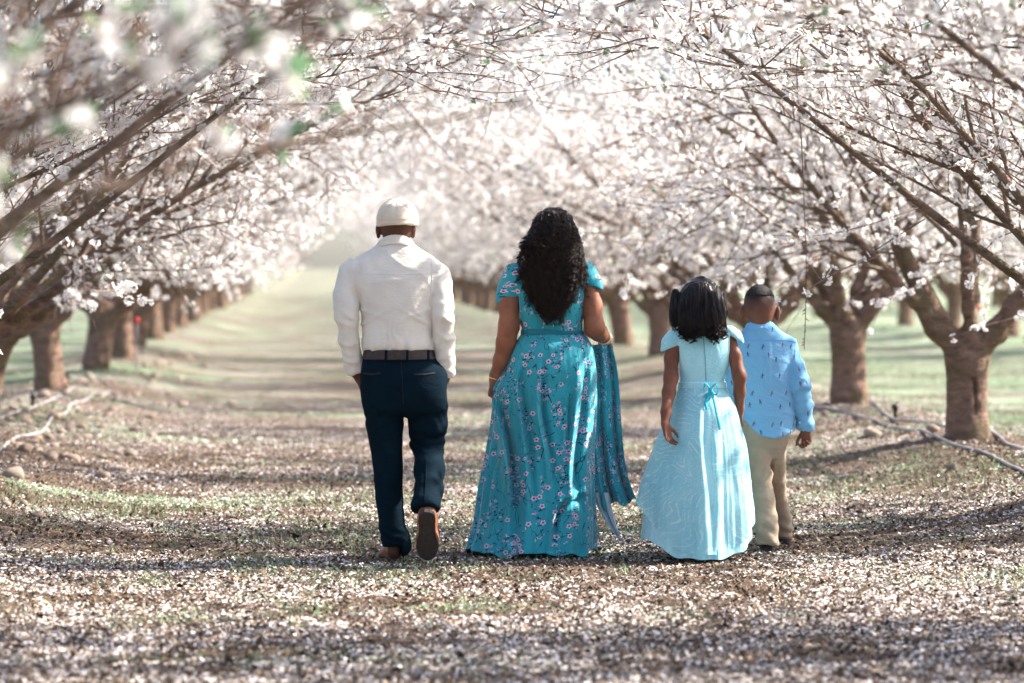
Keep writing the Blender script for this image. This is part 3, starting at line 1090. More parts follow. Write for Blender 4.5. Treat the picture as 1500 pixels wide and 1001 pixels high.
def skirt(fig, name, keys, mat, folds, seed, hem=0.02, rows=80, cols=260, grooves=(), wobble=0.0, hem_low=None, fine=0.014):
    """bell of cloth lofted through the outline, with folds that deepen to the hem"""
    K = np.array([fig.key(*k) for k in keys])          # z, cx, cy, rx, ry from the waist down
    C = catmull(K, 12)
    t = np.linspace(0, 1, len(C)); tt = np.linspace(0, 1, rows)
    z, cx, cyy, rx, ry = [np.interp(tt, t, C[:, i]) for i in range(5)]
    th = np.linspace(0, 2 * np.pi, cols, endpoint=False)
    A, T = np.meshgrid(th, tt)
    f = 0
    g = np.random.default_rng(seed)
    for (n, amp) in folds:
        ph = g.uniform(0, 6.28)
        w = np.cos(n * A + ph + 0.7 * np.sin(2 * A + ph) + 0.5 * T)
        f = f + amp * (np.abs(w) ** 0.8 * np.sign(w)) * (0.12 + 0.88 * T ** 0.8)
    Pn = np.stack([np.cos(A) * 2.6, np.sin(A) * 2.6, T * 2.2], -1)
    f = f + wobble * fbm(Pn, 3, seed) * (0.2 + 0.8 * T)
    Pc = np.stack([np.cos(A) * 9, np.sin(A) * 9, T * 9], -1)
    f = f + 0.10 * wobble * (1 - 2 * np.abs(vnoise(Pc, seed + 5)))
    Pf = np.stack([np.cos(A) * 11, np.sin(A) * 11, T * 2.4], -1)
    f = f + fine * (1 - 2.2 * np.abs(vnoise(Pf, seed + 9))) * (0.25 + 0.75 * T)
    X = cx[:, None] + rx[:, None] * np.cos(A) * (1 + f)
    Y = cyy[:, None] + ry[:, None] * np.sin(A) * (1 + f)
    Z = np.repeat(z[:, None], cols, 1)
    hz = hem * (np.cos(5 * A + 1) * 0.5 + np.cos(9 * A + 2.2) * 0.35 + np.cos(14 * A) * 0.3)
    Z = Z + hz * T ** 6
    if hem_low is not None: Z = Z + hem_low(X, Y) * T ** 3
    for (line, depth, wd) in grooves:                  # pulled folds on the near side
        L = catmull(np.array([fig.p(a, b)[[0, 2]] for a, b in line]), 10)
        D = np.full(X.shape, 9.0); side = np.zeros(X.shape); sp_ = np.zeros(X.shape)
        for li, (q0, q1) in enumerate(zip(L[:-1], L[1:])):
            e = q1 - q0
            s = np.clip(((X - q0[0]) * e[0] + (Z - q0[1]) * e[1]) / (e @ e + 1e-9), 0, 1)
            dx, dz = X - q0[0] - s * e[0], Z - q0[1] - s * e[1]
            dist = np.hypot(dx, dz)
            m = dist < D
            D = np.where(m, dist, D); sp_ = np.where(m, (li + s) / (len(L) - 1), sp_); side = np.where(m, np.sign(dx * e[1] - dz * e[0]), side)
        near = (np.sin(A) < 0.1) * np.clip((T - 0.06) / 0.22, 0, 1)
        prof = np.exp(-(D / wd) ** 2) - 0.75 * np.exp(-((D - 1.6 * wd) / wd) ** 2) * (side > 0)
        fade = np.clip(sp_ / 0.35, 0, 1) * np.clip((1 - sp_) / 0.4, 0.25 if line[-1][1] > 785 else 0, 1)
        Y = Y + depth * prof * near * fade
    uv = np.stack([A * 0.24, Z], -1).reshape(-1, 2)
    # u follows the cloth's width so that the print keeps its size
    uv = np.stack([np.sin((A - 1.5 * np.pi) / 2) * 2.0 * (rx[:, None] * 0.5 + 0.10), Z], -1).reshape(-1, 2)
    i = np.arange(rows - 1)[:, None] * cols
    j = np.arange(cols)[None, :]; k = (j + 1) % cols
    F = np.stack([i + j, i + cols + j, i + cols + k, i + k], -1).reshape(-1, 4)
    me = np_mesh(name, np.stack([X, Y, Z], -1).reshape(-1, 3), F, None, mat, True, uv)
    return fig.add(name, me), me


def shoe(fig, heel, toe_dir, up, L, W, m_upper, m_sole, seed=0):
    """leather shoe with heel block and welted sole, built along +y then turned into place"""
    par = empty('shoe')
    par.parent = fig.root
    # upper
    F = Field((-W * 0.8, -0.03, -0.005), (W * 0.8, L + 0.02, 0.13), 0.0045)
    F.cone((0, 0.045 * L / 0.29, 0.045), (0, L * 0.30, 0.045), W * 0.36, W * 0.38, 0.02)
    F.cone((0, L * 0.12, 0.085), (0, L * 0.24, 0.080), W * 0.30, W * 0.33, 0.03)
    F.cone((0, L * 0.35, 0.050), (0, L * 0.62, 0.030), W * 0.40, W * 0.44, 0.03)
    F.cone((0, L * 0.62, 0.028), (0, L * 0.86, 0.020), W * 0.45, W * 0.33, 0.03)
    F.cut_plane((0, 0, 0.012), (0, 0, -1))
    F.cut_plane((0, 0, 0.105), (0, -0.25, 1))
    up_me = F.mesh('upper', m_upper)
    # sole outline
    n = 28
    a = np.linspace(0, 2 * np.pi, n, endpoint=False)
    ys = L * (0.5 + 0.5 * np.sin(a)); 
    prof = lambda t: np.interp(t, [0, 0.05, 0.15, 0.35, 0.5, 0.7, 0.88, 0.97, 1], [0.10, 0.30, 0.38, 0.34, 0.38, 0.50, 0.40, 0.22, 0.05])
    xs = np.sign(np.cos(a)) * W * prof(ys / L)
    def slab(x, y, z0, z1, name, mat):
        m = len(x)
        V = np.vstack([np.stack([x, y, np.full(m, z0)], -1), np.stack([x, y, np.full(m, z1)], -1), [[x.mean(), y.mean(), z0]], [[x.mean(), y.mean(), z1]]])
        i = np.arange(m); j = (i + 1) % m
        return np_mesh(name, V, np.stack([i, j, j + m, i + m], -1), np.vstack([np.stack([j, i, np.full(m, 2 * m)], -1), np.stack([i + m, j + m, np.full(m, 2 * m + 1)], -1)]), mat, False)
    sole_me = slab(xs, ys, 0.004, 0.015, 'sole', m_sole)
    hk = ys < 0.27 * L
    hx = xs[hk] * 1.0; hy = ys[hk]
    o = np.argsort(np.arctan2(hx, hy - 0.13 * L))
    heel_me = slab(hx[o], hy[o], -0.016, 0.0045, 'heel', m_sole)
    for nm, me in (('upper', up_me), ('sole', sole_me), ('heel', heel_me)): link(nm, me, par)
    yv = Vector(toe_dir).normalized(); zv = Vector(up); zv = (zv - yv * zv.dot(yv)).normalized(); xv = yv.cross(zv)
    M = Matrix((xv, yv, zv)).transposed().to_4x4()
    M.translation = Vector(heel)
    par.matrix_local = M
    return par


def hair_strands(fig, name, P, radius, mat, parent=None):
    """P (n strands, m points, 3)"""
    n, m, _ = P.shape
    h = bpy.data.hair_curves.new(name)
    h.add_curves([m] * n)
    h.points.foreach_set('position', P.astype(np.float32).ravel())
    r = radius * np.interp(np.linspace(0, 1, m), [0, 0.7, 1], [1, 0.9, 0.35])
    h.points.foreach_set('radius', np.tile(r, n).astype(np.float32))
    h.materials.append(mat)
    return fig.add(name, h, parent)


def skin_mat(name, col, stubble=None):
    m, nt, b = new_mat(name)
    k = NT(nt)
    c = k.coord()
    base = k.ramp(k.noise(c, 11, 5, 0.6), [(0.3, tuple(x * 0.70 for x in col)), (0.7, tuple(x * 1.18 for x in col))])
    if stubble:
        z0, z1, dark = stubble
        sz = k.n('SeparateXYZ'); k.put(sz.inputs[0], c)
        f = k.math('ADD', k.range(sz.outputs[2], z0, z1), k.math('MULTIPLY', k.math('SUBTRACT', k.noise(c, 300, 2), 0.5), 0.5), clamp=True)
        base = k.mix(k.math('MULTIPLY', f, 0.93), base, dark)
    k.put(b.inputs['Base Color'], base)
    b.inputs['Roughness'].default_value = 0.55
    b.inputs['Specular IOR Level'].default_value = 0.22
    b.inputs['Subsurface Weight'].default_value = 0.12
    b.inputs['Subsurface Radius'].default_value = (0.012, 0.005, 0.003)
    b.inputs['Subsurface Scale'].default_value = 0.6
    k.put(b.inputs['Normal'], k.bump(k.noise(c, 350, 2), 0.12, 0.002))
    return m


def weave_mat(name, col, rough=0.8, sheen=0.2, wr=0.35, spec=0.2, var=0.06):
    """woven cloth: fine weave relief, faint creases"""
    m, nt, b = new_mat(name)
    k = NT(nt)
    c = k.coord()
    n = k.noise(c, 12, 4)
    k.put(b.inputs['Base Color'], k.ramp(n, [(0.3, tuple(x * (1 - var) for x in col)), (0.7, tuple(min(1, x * (1 + var)) for x in col))]))
    b.inputs['Roughness'].default_value = rough
    b.inputs['Specular IOR Level'].default_value = spec
    b.inputs['Sheen Weight'].default_value = sheen
    b.inputs['Sheen Roughness'].default_value = 0.5
    crease = k.noise(k.mapping(c, (1, 1, 2.2)), 22, 4, 0.6, 1.2)
    h = k.math('ADD', k.math('MULTIPLY', crease, 1.0), k.math('MULTIPLY', k.noise(c, 420, 2), 0.10))
    k.put(b.inputs['Normal'], k.bump(h, wr, 0.012))
    return m


def hair_mat(name, col=(0.012, 0.008, 0.007), rough=0.32):
    m, nt, b = new_mat(name)
    k = NT(nt)
    n = k.noise(k.coord(), 40, 3)
    k.put(b.inputs['Base Color'], k.ramp(n, [(0.3, tuple(x * 0.6 for x in col)), (0.7, tuple(x * 1.7 for x in col))]))
    b.inputs['Roughness'].default_value = rough
    b.inputs['Specular IOR Level'].default_value = 0.22
    return m

# ------------------------------------------------------------------ the man
M_SHIRT = weave_mat('cream_cotton', (0.72, 0.675, 0.605), 0.8, 0.15, 0.26)
M_HAT = weave_mat('ivory_knit', (0.68, 0.59, 0.48), 0.9, 0.3, 0.25)
M_NAVY = weave_mat('navy_wool', (0.0025, 0.0105, 0.0185), 0.9, 0.0, 0.30, spec=0.06, var=0.15)
M_BELT = simple_mat('brown_belt_leather', (0.045, 0.031, 0.029), 0.6, 0.25, 60, 0.25, 300)
M_SHOE = simple_mat('tan_leather', (0.26, 0.088, 0.042), 0.38, 0.25, 25, 0.1, 150, 0.5)
M_SOLE = simple_mat('dark_rubber', (0.028, 0.024, 0.022), 0.7, 0.3, 50, 0.2, 200)
M_DARK = simple_mat('dark_thread', (0.012, 0.014, 0.02), 0.8)

man = Figure(14.64, 583, 'man in cream shirt, navy trousers and ivory cap, hands in his pockets')
q, c, key, r = man.p, man.c, man.key, man.r
SK_MAN = skin_mat('deep_brown_skin', (0.105, 0.047, 0.030))
F = Field((-0.38, -0.50, -0.02), (0.38, 0.32, 1.80), 0.006)
hc = q(580.5, 325, 0.015)
F.ball(hc, (r(24.5), 0.098, r(31)), 0.02)
face(F, hc, r(24.5), 0.098, r(34))
ear(F, q(554.5, 338, 0.02), -1, 1.05); ear(F, q(605, 338, 0.02), 1, 1.05)
F.cone(q(580.5, 340, 0.012), q(580.5, 372, 0.012), r(17.5), r(18), 0.025)
F.loft([key(370, 550, 612, 0.05), key(390, 522, 638, 0.085), key(420, 520, 640, 0.10), key(470, 536, 630, 0.10), key(520, 540, 628, 0.095), key(560, 536, 646, 0.11, -0.01), key(600, 540, 646, 0.11, -0.01)], 0.03)
for A in ([c(519, 400, 15), c(508, 462, 11, -0.05), c(519, 540, 8.5, 0.0), c(528, 556, 8, 0.03)],
          [c(640, 400, 15), c(648, 462, 11, -0.05), c(652, 540, 8.5, 0.0), c(651, 556, 8, 0.03)]):
    F.chain(A, 0.03)
hand(F, q(528, 558, 0.03), (0.25, 0.15, -1), (0, 1, 0.1), (1, 0, 0), 1.0, [0.3] * 4)
hand(F, q(651, 558, 0.03), (-0.25, 0.15, -1), (0, 1, 0.1), (-1, 0, 0), 1.0, [0.3] * 4)
F.chain([c(563, 590, 24), c(566, 675, 15), c(572, 765, 13), c(578, 805, 10)], 0.04)
F.chain([c(625, 590, 24, 0.02), c(624, 652, 16, 0.06), c(627, 700, 14, -0.14), c(625, 745, 10, -0.30)], 0.04)
F.cone(q(577, 812, 0.0), q(572, 815, 0.16), 0.030, 0.028, 0.02)
F.cone(q(625, 752, -0.32), q(625, 800, -0.24), 0.030, 0.026, 0.02)
man.add('body', F.mesh('body', SK_MAN, 0.12))

# shirt
F = Field((-0.40, -0.26, 0.88), (0.40, 0.22, 1.66), 0.0066)
F.loft([key(356, 560, 604, 0.058), key(364, 546, 616, 0.068), key(374, 528, 634, 0.082), key(388, 513, 648, 0.102), key(412, 512, 648, 0.118, -0.008), key(436, 524, 640, 0.120, -0.012), key(460, 531, 636, 0.120, -0.012), key(488, 532, 634, 0.118, -0.010), key(504, 532, 636, 0.124, -0.008), key(510, 532, 636, 0.118, -0.008), key(515, 537, 632, 0.104, -0.008)], 0.02, 2.25)
armL = [c(520, 402, 20.5), c(511, 432, 17.6, -0.025), c(507, 462, 15.6, -0.055), c(509.5, 492, 14.0, -0.035), c(517, 525, 13.2, 0.0), c(523, 545, 12.4, 0.02)]
armR = [c(637, 401, 20.5), c(645, 432, 18.0, -0.025), c(648, 462, 16.6, -0.055), c(650, 495, 16.0, -0.03), c(652, 528, 13.6, 0.0), c(652, 549, 12.0, 0.02)]
F.chain(armL[:2], 0.02); F.chain(armR[:2], 0.02); F.chain(armL[1:], 0.004); F.chain(armR[1:], 0.004)
F.cut_plane(q(519, 546, 0.02), (0.35, 0.1, -1), (-0.4, -0.3, 0.85), (0.0, 0.3, 1.05))
F.cut_plane(q(652, 551, 0.02), (0.0, 0.1, -1), (0.0, -0.3, 0.85), (0.4, 0.3, 1.05))
base_w = cloth_wrinkle(0.0062, 3, (4.2, 4.2, 10.5), 1.1)
xl, xr = q(527, 400)[0], q(633, 400)[0]


def shirt_w(P, N):
    arms = np.clip(np.maximum(xl - P[:, 0], P[:, 0] - xr) / 0.03, 0, 1)
    d = base_w(P, N) * (0.75 + 0.9 * arms)
    zw = q(0, 508)[2]
    low = np.exp(-np.clip(P[:, 2] - zw, 0, 1) / 0.05)
    d = d + 0.004 * low * np.sin(P[:, 0] * 95 + 6 * vnoise(P * 14, 8)) * (1 - arms)
    el = np.exp(-((P[:, 2] - q(0, 466)[2]) / 0.10) ** 2) * arms
    W = P[:, 2] * 80 + P[:, 0] * np.where(P[:, 0] < 0, 55, -55) + 3.0 * vnoise(P * 13, 4)
    d = d + 0.0060 * el * (1 - 2 * np.abs(np.sin(W * 0.7 + 2.5 * vnoise(P * 8, 14)))) * (0.35 + 0.65 * vnoise(P * 10, 12))
    wr = np.exp(-((P[:, 2] - q(0, 528)[2]) / 0.05) ** 2) * arms
    d = d + 0.0035 * wr * np.sin(P[:, 2] * 130 + 6 * vnoise(P * 11, 6)) * (0.4 + 0.6 * vnoise(P * 9, 15))
    # long pulls from the armpits across the back
    for sgn, xa in ((1, xl), (-1, xr)):
        t = (P[:, 0] - xa) * sgn
        za = q(0, 452)[2] - 0.35 * t
        d = d + 0.008 * np.exp(-((P[:, 2] - za) / 0.013) ** 2) * np.clip(1 - t / 0.16, 0, 1) * (t > 0) * (P[:, 1] < 0)
        za = q(0, 478)[2] + 0.55 * t
        d = d + 0.007 * np.exp(-((P[:, 2] - za) / 0.011) ** 2) * np.clip(1 - t / 0.18, 0, 1) * (t > 0) * (P[:, 1] < 0)
    return d


shirt_me = F.mesh('shirt', M_SHIRT, 0.0, shirt_w, smooth=1)
shirt = man.add('shirt', shirt_me)
tr = bvh_of(shirt_me)
drape('yoke_seam', tr, [(514, 398), (545, 401), (583, 402), (620, 401), (645, 398)], 0.0035, 0.0012, M_SHIRT, man, parent=shirt)
drape('armhole_seam', tr, [(528, 378), (522, 400), (524, 425), (529, 446)], 0.004, 0.0012, M_SHIRT, man, parent=shirt)
drape('armhole_seam', tr, [(632, 378), (634, 400), (632, 425), (630, 446)], 0.004, 0.0012, M_SHIRT, man, parent=shirt)
for (a, b, rr, tilt) in ((q(514.5, 529, 0.005), q(521, 547, 0.02), 14.2, (0.35, 0.1, -1)), (q(652, 536, 0.01), q(652, 553, 0.02), 13.2, (0, 0.1, -1))):
    F = Field(np.minimum(a, b) - 0.07, np.maximum(a, b) + 0.07, 0.004)
    F.cone(a, b, r(rr), r(rr * 0.92), 0)
    F.cut_plane(b, tilt); F.cut_plane(a, -np.array(tilt))
    man.add('cuff', F.mesh('cuff', M_SHIRT, 0.0, cloth_wrinkle(0.0015, 9)), shirt)
# collar: stand-and-fall band dropping towards the front
F = Field((-0.13, -0.12, 1.50), (0.13, 0.14, 1.66), 0.003)
F.loft([key(361, 550, 609, 0.078, 0.0), key(352, 555, 605, 0.073, 0.002), key(340, 557.5, 602.5, 0.068, 0.004)], 0.0)
F.cut_plane(q(580, 343, -0.07), (0, 0.60, 1)); F.cut_plane(q(580, 358, -0.07), (0, -0.55, -1))
man.add('collar', F.mesh('collar', M_SHIRT, 0.0, cloth_wrinkle(0.001, 5), smooth=1), shirt)

# cap
F = Field((-0.15, -0.15, 1.58), (0.15, 0.17, 1.82), 0.0035)
F.ball(q(582.5, 327, 0.015), (r(30.5), 0.120, r(34.8)), 0)
F.ball(q(582.0, 318, 0.015), (r(28.2), 0.112, r(26)), 0.02)
F.cone(q(582.5, 331, 0.015), q(582.5, 326, 0.015), r(29), r(29), 0.01, 1.15)
F.cut_plane(q(582, 331.5, 0), (0.03, -0.06, -1))


def cap_w(P, N):
    th = np.arctan2(P[:, 1], P[:, 0]); zz = P[:, 2]
    return 0.0018 * fbm(P * np.array([16, 16, 30]), 3, 2) + 0.0012 * np.abs(np.sin(th * 3)) - 0.0022 * np.exp(-((zz - q(0, 324)[2]) / 0.003) ** 2)


cap_me = F.mesh('cap', M_HAT, 0.0, cap_w, smooth=1)
cap = man.add('cap', cap_me)
ct = bvh_of(cap_me)
for ln in ([(582, 294.5), (569, 303), (561, 316), (558, 330)], [(583, 294.5), (595, 302), (604, 315), (607, 330)], [(582.5, 294.5), (583.5, 312), (583, 331)]):
    drape('cap_seam', ct, ln, 0.0032, 0.0012, M_HAT, man, parent=cap)
drape('cap_hem', ct, [(554, 326.5), (568, 327.5), (583, 328), (598, 327.5), (611, 326)], 0.0045, 0.0016, M_HAT, man, parent=cap)

# trousers
F = Field((-0.30, -0.52, 0.02), (0.30, 0.24, 1.10), 0.0075)
F.loft([key(510, 535, 634, 0.106), key(526, 532, 641, 0.118, -0.005), key(546, 529, 655, 0.130, -0.018), key(575, 529.5, 656, 0.134, -0.022), key(598, 533, 656, 0.118, -0.015), key(611, 540, 653, 0.070, 0.0)], 0.02, 2.3)
F.chain([c(562, 590, 29, -0.005), c(564.0, 620, 26.6), c(567, 675, 21.5, 0.01), c(570, 730, 19.6), c(573.5, 772, 19.2, -0.01), c(579, 796, 19.5, -0.01)], 0.010, 1.0)
F.cone(q(584, 790, -0.02), q(585, 799, 0.0), r(17), r(17.5), 0.02)
F.chain([c(626, 588, 29.5, 0.0), c(627, 620, 28.5, 0.02), c(625, 646, 25.5, 0.05)], 0.010)
F.chain([c(628, 660, 22.0, 0.04), c(629, 690, 21.0, -0.10), c(628.5, 718, 18.5, -0.22), c(623, 742, 20.5, -0.32)], 0.03)
F.cut_plane(q(580, 801, 0), (0.06, -0.1, -1), (-0.3, -0.2, 0.0), (0.01, 0.3, 0.2))
F.cut_plane(q(622, 747, -0.33), (0, -0.55, -1), (0.03, -0.6, 0.0), (0.3, -0.12, 0.5))
tw_ = cloth_wrinkle(0.0035, 31, (5, 5, 11), 0.6)


def trouser_w(P, N):
    d = tw_(P, N)
    kn = np.exp(-((P[:, 2] - q(0, 648)[2]) / 0.05) ** 2) * (P[:, 0] > 0.04)
    d = d + 0.005 * kn * np.sin(P[:, 2] * 110 + P[:, 0] * 30 + 3 * vnoise(P * 12, 61))
    seat = np.exp(-((P[:, 2] - q(0, 585)[2]) / 0.05) ** 2) * (P[:, 1] < -0.02)
    d = d - 0.010 * seat * np.exp(-((P[:, 0] - q(592, 0)[0]) / 0.012) ** 2)
    crotch = np.exp(-((P[:, 2] - q(0, 612)[2]) / 0.04) ** 2)
    d = d + 0.0035 * crotch * np.sin(P[:, 2] * 70 + np.abs(P[:, 0] - q(592, 0)[0]) * 110 + 4 * vnoise(P * 9, 62)) * (0.5 + 0.5 * vnoise(P * 8, 63))
    hem = np.exp(-((P[:, 2] - q(0, 785)[2]) / 0.03) ** 2) * (P[:, 0] < 0.04)
    d = d + 0.005 * hem * np.sin(P[:, 2] * 150 + P[:, 0] * 40 + 3 * vnoise(P * 12, 64))
    return d


tr_me = F.mesh('trousers', M_NAVY, 0.0, trouser_w, smooth=1)
trousers = man.add('trousers', tr_me)
tr = bvh_of(tr_me)
drape('back_pocket', tr, [(533, 546), (545, 547), (559, 545)], 0.009, 0.002, M_DARK, man, parent=trousers)
drape('back_pocket', tr, [(608, 547), (623, 547), (638, 545)], 0.009, 0.002, M_DARK, man, parent=trousers)
drape('centre_seam', tr, [(589, 528), (591, 560), (592, 590)], 0.003, 0.0008, M_DARK, man, parent=trousers)
drape('leg_crease', tr, [(625, 668), (626, 700), (624, 738)], 0.0035, 0.0025, M_NAVY, man, parent=trousers)
# belt with loops
F = Field((-0.22, -0.16, 0.96), (0.22, 0.15, 1.09), 0.004)
F.loft([key(509, 533, 636, 0.122, -0.006), key(519, 531.5, 638, 0.125, -0.007), key(529, 530.5, 642, 0.128, -0.009)], 0, 2.3)
F.cut_plane(q(580, 512, 0), (0, 0, 1)); F.cut_plane(q(580, 526.5, 0), (0, 0, -1))
belt_me = F.mesh('belt', M_BELT, 0.0)
belt = man.add('belt', belt_me)
tr = bvh_of(belt_me)
for x in (567, 598, 628): drape('belt_loop', tr, [(x, 512.4), (x, 526)], 0.012, 0.004, M_NAVY, man, parent=trousers)
shoe(man, q(580, 824, -0.03), (-0.20, 1, 0.0), (0, 0, 1), 0.295, 0.105, M_SHOE, M_SOLE)
hl = q(625, 748, -0.405)
tt = q(626, 817.5, -0.29)
shoe(man, hl, tt - hl, (0, 1, 0.15), 0.285, 0.112, M_SHOE, M_SOLE)
for o in man.root.children:
    if o.name.startswith('shoe'): o['label'] = 'tan leather shoe with dark sole'

# ------------------------------------------------------------------ the woman
def floral_mat(name):
    """teal satin-crepe print: pink-white five-petal flowers, navy leaves and thin stems"""
    m, nt, b = new_mat(name)
    k = NT(nt)
    uv = k.coord('UV')
    warp = k.vmath('ADD', uv, k.vmath('SCALE', k.vmath('SUBTRACT', k.noise(uv, 7, 2, out='Color'), (0.5, 0.5, 0.5)), scale=0.05))
    base = k.ramp(k.noise(uv, 5, 3), [(0.3, (0.018, 0.275, 0.350)), (0.7, (0.030, 0.335, 0.415))])
    col = base

    def cell(scale, seed):
        v = k.mapping(uv, (1, 1, 1), (0, 0, 0.5 + seed), (seed * 3.1, seed * 1.7, 0))
        vo = k.voronoi(v, scale, 'F1', '2D', 0.85)
        d = k.vmath('SUBTRACT', k.vmath('SCALE', v, scale=scale), k.vmath('SCALE', vo.outputs['Position'], scale=scale))
        s = k.n('SeparateXYZ'); k.put(s.inputs[0], d)
        sc_ = k.n('SeparateColor'); k.put(sc_.inputs[0], vo.outputs['Color'])
        return s.outputs[0], s.outputs[1], sc_.outputs

    cl = k.math('GREATER_THAN', k.noise(k.mapping(uv, (1, 0.6, 1)), 13, 2, 0.5), 0.535)      # sprays gather in clusters
    # stems: thin contour lines of warped noise
    for sc, off, wd in ((9.0, 0.0, 0.0045), (11.0, 3.3, 0.0040), (14.0, 1.7, 0.0045)):
        n = k.noise(k.mapping(uv, (1, 0.45, 1), (0, 0, off), (off, off, 0)), sc, 1.5, 0.5, 0.6)
        line = k.math('LESS_THAN', k.math('ABSOLUTE', k.math('SUBTRACT', n, 0.5)), wd)
        line = k.math('MULTIPLY', line, k.math('GREATER_THAN', k.noise(uv, 12 + off, 2), 0.50))
        col = k.mix(k.math('MULTIPLY', line, 0.9), col, (0.010, 0.030, 0.075))
    # leaves: small slanted ovals
    for sc, seed, th in ((62, 0.3, 0.38), (48, 1.4, 0.42)):
        x, y, rc = cell(sc, seed)
        rad = k.math('SQRT', k.math('ADD', k.math('POWER', k.math('MULTIPLY', k.math('ADD', x, k.math('MULTIPLY', y, 0.3)), 2.2), 2), k.math('POWER', y, 2)))
        leaf = k.math('LESS_THAN', rad, 0.34)
        leaf = k.math('MULTIPLY', leaf, k.math('MULTIPLY', k.math('GREATER_THAN', rc[0], th), cl))
        col = k.mix(leaf, col, k.mix(k.math('GREATER_THAN', rc[1], 0.72), (0.008, 0.016, 0.06), (0.30, 0.26, 0.52)))
    # flowers
    for sc, seed, th, size in ((33, 2.2, 0.78, 0.37), (24, 0.9, 0.76, 0.31), (50, 4.1, 0.70, 0.34)):
        x, y, rc = cell(sc, seed)
        rad = k.math('SQRT', k.math('ADD', k.math('POWER', x, 2), k.math('POWER', y, 2)))
        ang = k.math('ADD', k.math('ARCTAN2', y, x), k.math('MULTIPLY', rc[2], 6.28))
        pet = k.math('MULTIPLY', k.math('ADD', k.math('MULTIPLY', k.math('ABSOLUTE', k.math('COSINE', k.math('MULTIPLY', ang, 2.5))), 0.42), 0.58), size)
        on = k.math('MULTIPLY', k.math('GREATER_THAN', rc[0], th), cl if sc != 24 else k.range(k.noise(uv, 5, 1), 0.40, 0.42))
        f = k.math('MULTIPLY', k.math('LESS_THAN', rad, pet), on)
        pc = k.mix(k.range(k.math('DIVIDE', rad, pet), 0.25, 0.8), (0.42, 0.15, 0.28), (0.68, 0.54, 0.68))
        pc = k.mix(k.math('LESS_THAN', rad, size * 0.30), pc, (0.11, 0.008, 0.035))
        col = k.mix(f, col, pc)
    k.put(b.inputs['Base Color'], col)
    b.inputs['Roughness'].default_value = 0.75
    b.inputs['Specular IOR Level'].default_value = 0.2
    b.inputs['Sheen Weight'].default_value = 0.25
    cr = k.noise(k.mapping(k.coord(), (1, 1, 0.35)), 20, 4, 0.6, 0.8)
    k.put(b.inputs['Normal'], k.bump(cr, 0.35, 0.012))
    return m


M_FLORAL = floral_mat('teal_floral_print')
M_LINING = simple_mat('pale_wrong_side', (0.50, 0.58, 0.66), 0.7, 0.1, 12, 0.2, 60)
M_SASH = weave_mat('teal_sash', (0.012, 0.17, 0.25), 0.6, 0.2, 0.4)
M_GOLD = simple_mat('gold', (0.85, 0.56, 0.24), 0.25, 0.1, 40, metallic=1.0)
M_PEARL = simple_mat('pearl', (0.85, 0.82, 0.76), 0.25, 0.05, 40)
SK_WOMAN = skin_mat('warm_brown_skin', (0.290, 0.118, 0.070))
M_HAIR = hair_mat('curly_black_hair', (0.011, 0.007, 0.006), 0.30)
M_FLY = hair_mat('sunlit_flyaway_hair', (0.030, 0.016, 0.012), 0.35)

woman = Figure(15.0, 805, 'woman with long curly black hair in a teal floral maxi dress, gathering her skirt')
q, c, key, r = woman.p, woman.c, woman.key, woman.r
F = Field((-0.36, -0.24, -0.01), (0.36, 0.36, 1.76), 0.0052)
hc = q(810, 338, 0.02)
F.ball(hc, (0.076, 0.092, 0.112), 0.02)
face(F, hc, 0.076, 0.092, 0.112)
F.cone(q(809, 358, 0.01), q(808, 390, 0.0), 0.050, 0.055, 0.03)
F.loft([key(386, 785, 830, 0.045), key(398, 758, 852, 0.07), key(430, 760, 850, 0.095), key(483, 770, 848, 0.085), key(520, 752, 866, 0.11), key(560, 752, 866, 0.11)], 0.03)
F.chain([c(754, 408, 13), c(745, 445, 14.2, -0.02), c(745.5, 478, 14.6, -0.04), c(741, 500, 13.6, -0.03), c(734, 528, 11.0, 0.0), c(726.5, 551, 8.6, 0.02), c(724.5, 558, 8.2, 0.02)], 0.025)
hand(F, q(724, 556, 0.02), (-0.28, 0.12, -1), (0.15, 1, 0.1), (1, 0.1, 0), 0.92, [(1.1, 1.5, 0.9)] * 4, (0.3, 1.0))
F.chain([c(858, 405, 12.5), c(867, 447, 14.3, -0.02), c(871, 480, 14.6, -0.04), c(877, 487, 12.5, 0.03), c(885, 495, 9.6, 0.13), c(887, 499, 8.4, 0.17)], 0.025)
hand(F, q(887, 500, 0.16), (0.0, 0.55, -0.75), (-0.8, 0.1, 0), (0, 0.5, 0.5), 0.90, [(0.9, 1.3, 0.8)] * 4, (0.3, 0.8))
F.chain([c(783, 560, 24), c(785, 660, 16), c(786, 740, 14), c(787, 795, 9)], 0.04)
F.chain([c(832, 560, 24), c(832, 660, 16, 0.04), c(832, 740, 14, 0.0), c(832, 795, 9, -0.02)], 0.04)
F.cone(q(787, 804, -0.01), q(786, 808, 0.16), 0.026, 0.024, 0.02)
F.cone(q(832, 804, -0.02), q(833, 808, 0.14), 0.026, 0.024, 0.02)
woman.add('body', F.mesh('body', SK_WOMAN, 0.08))

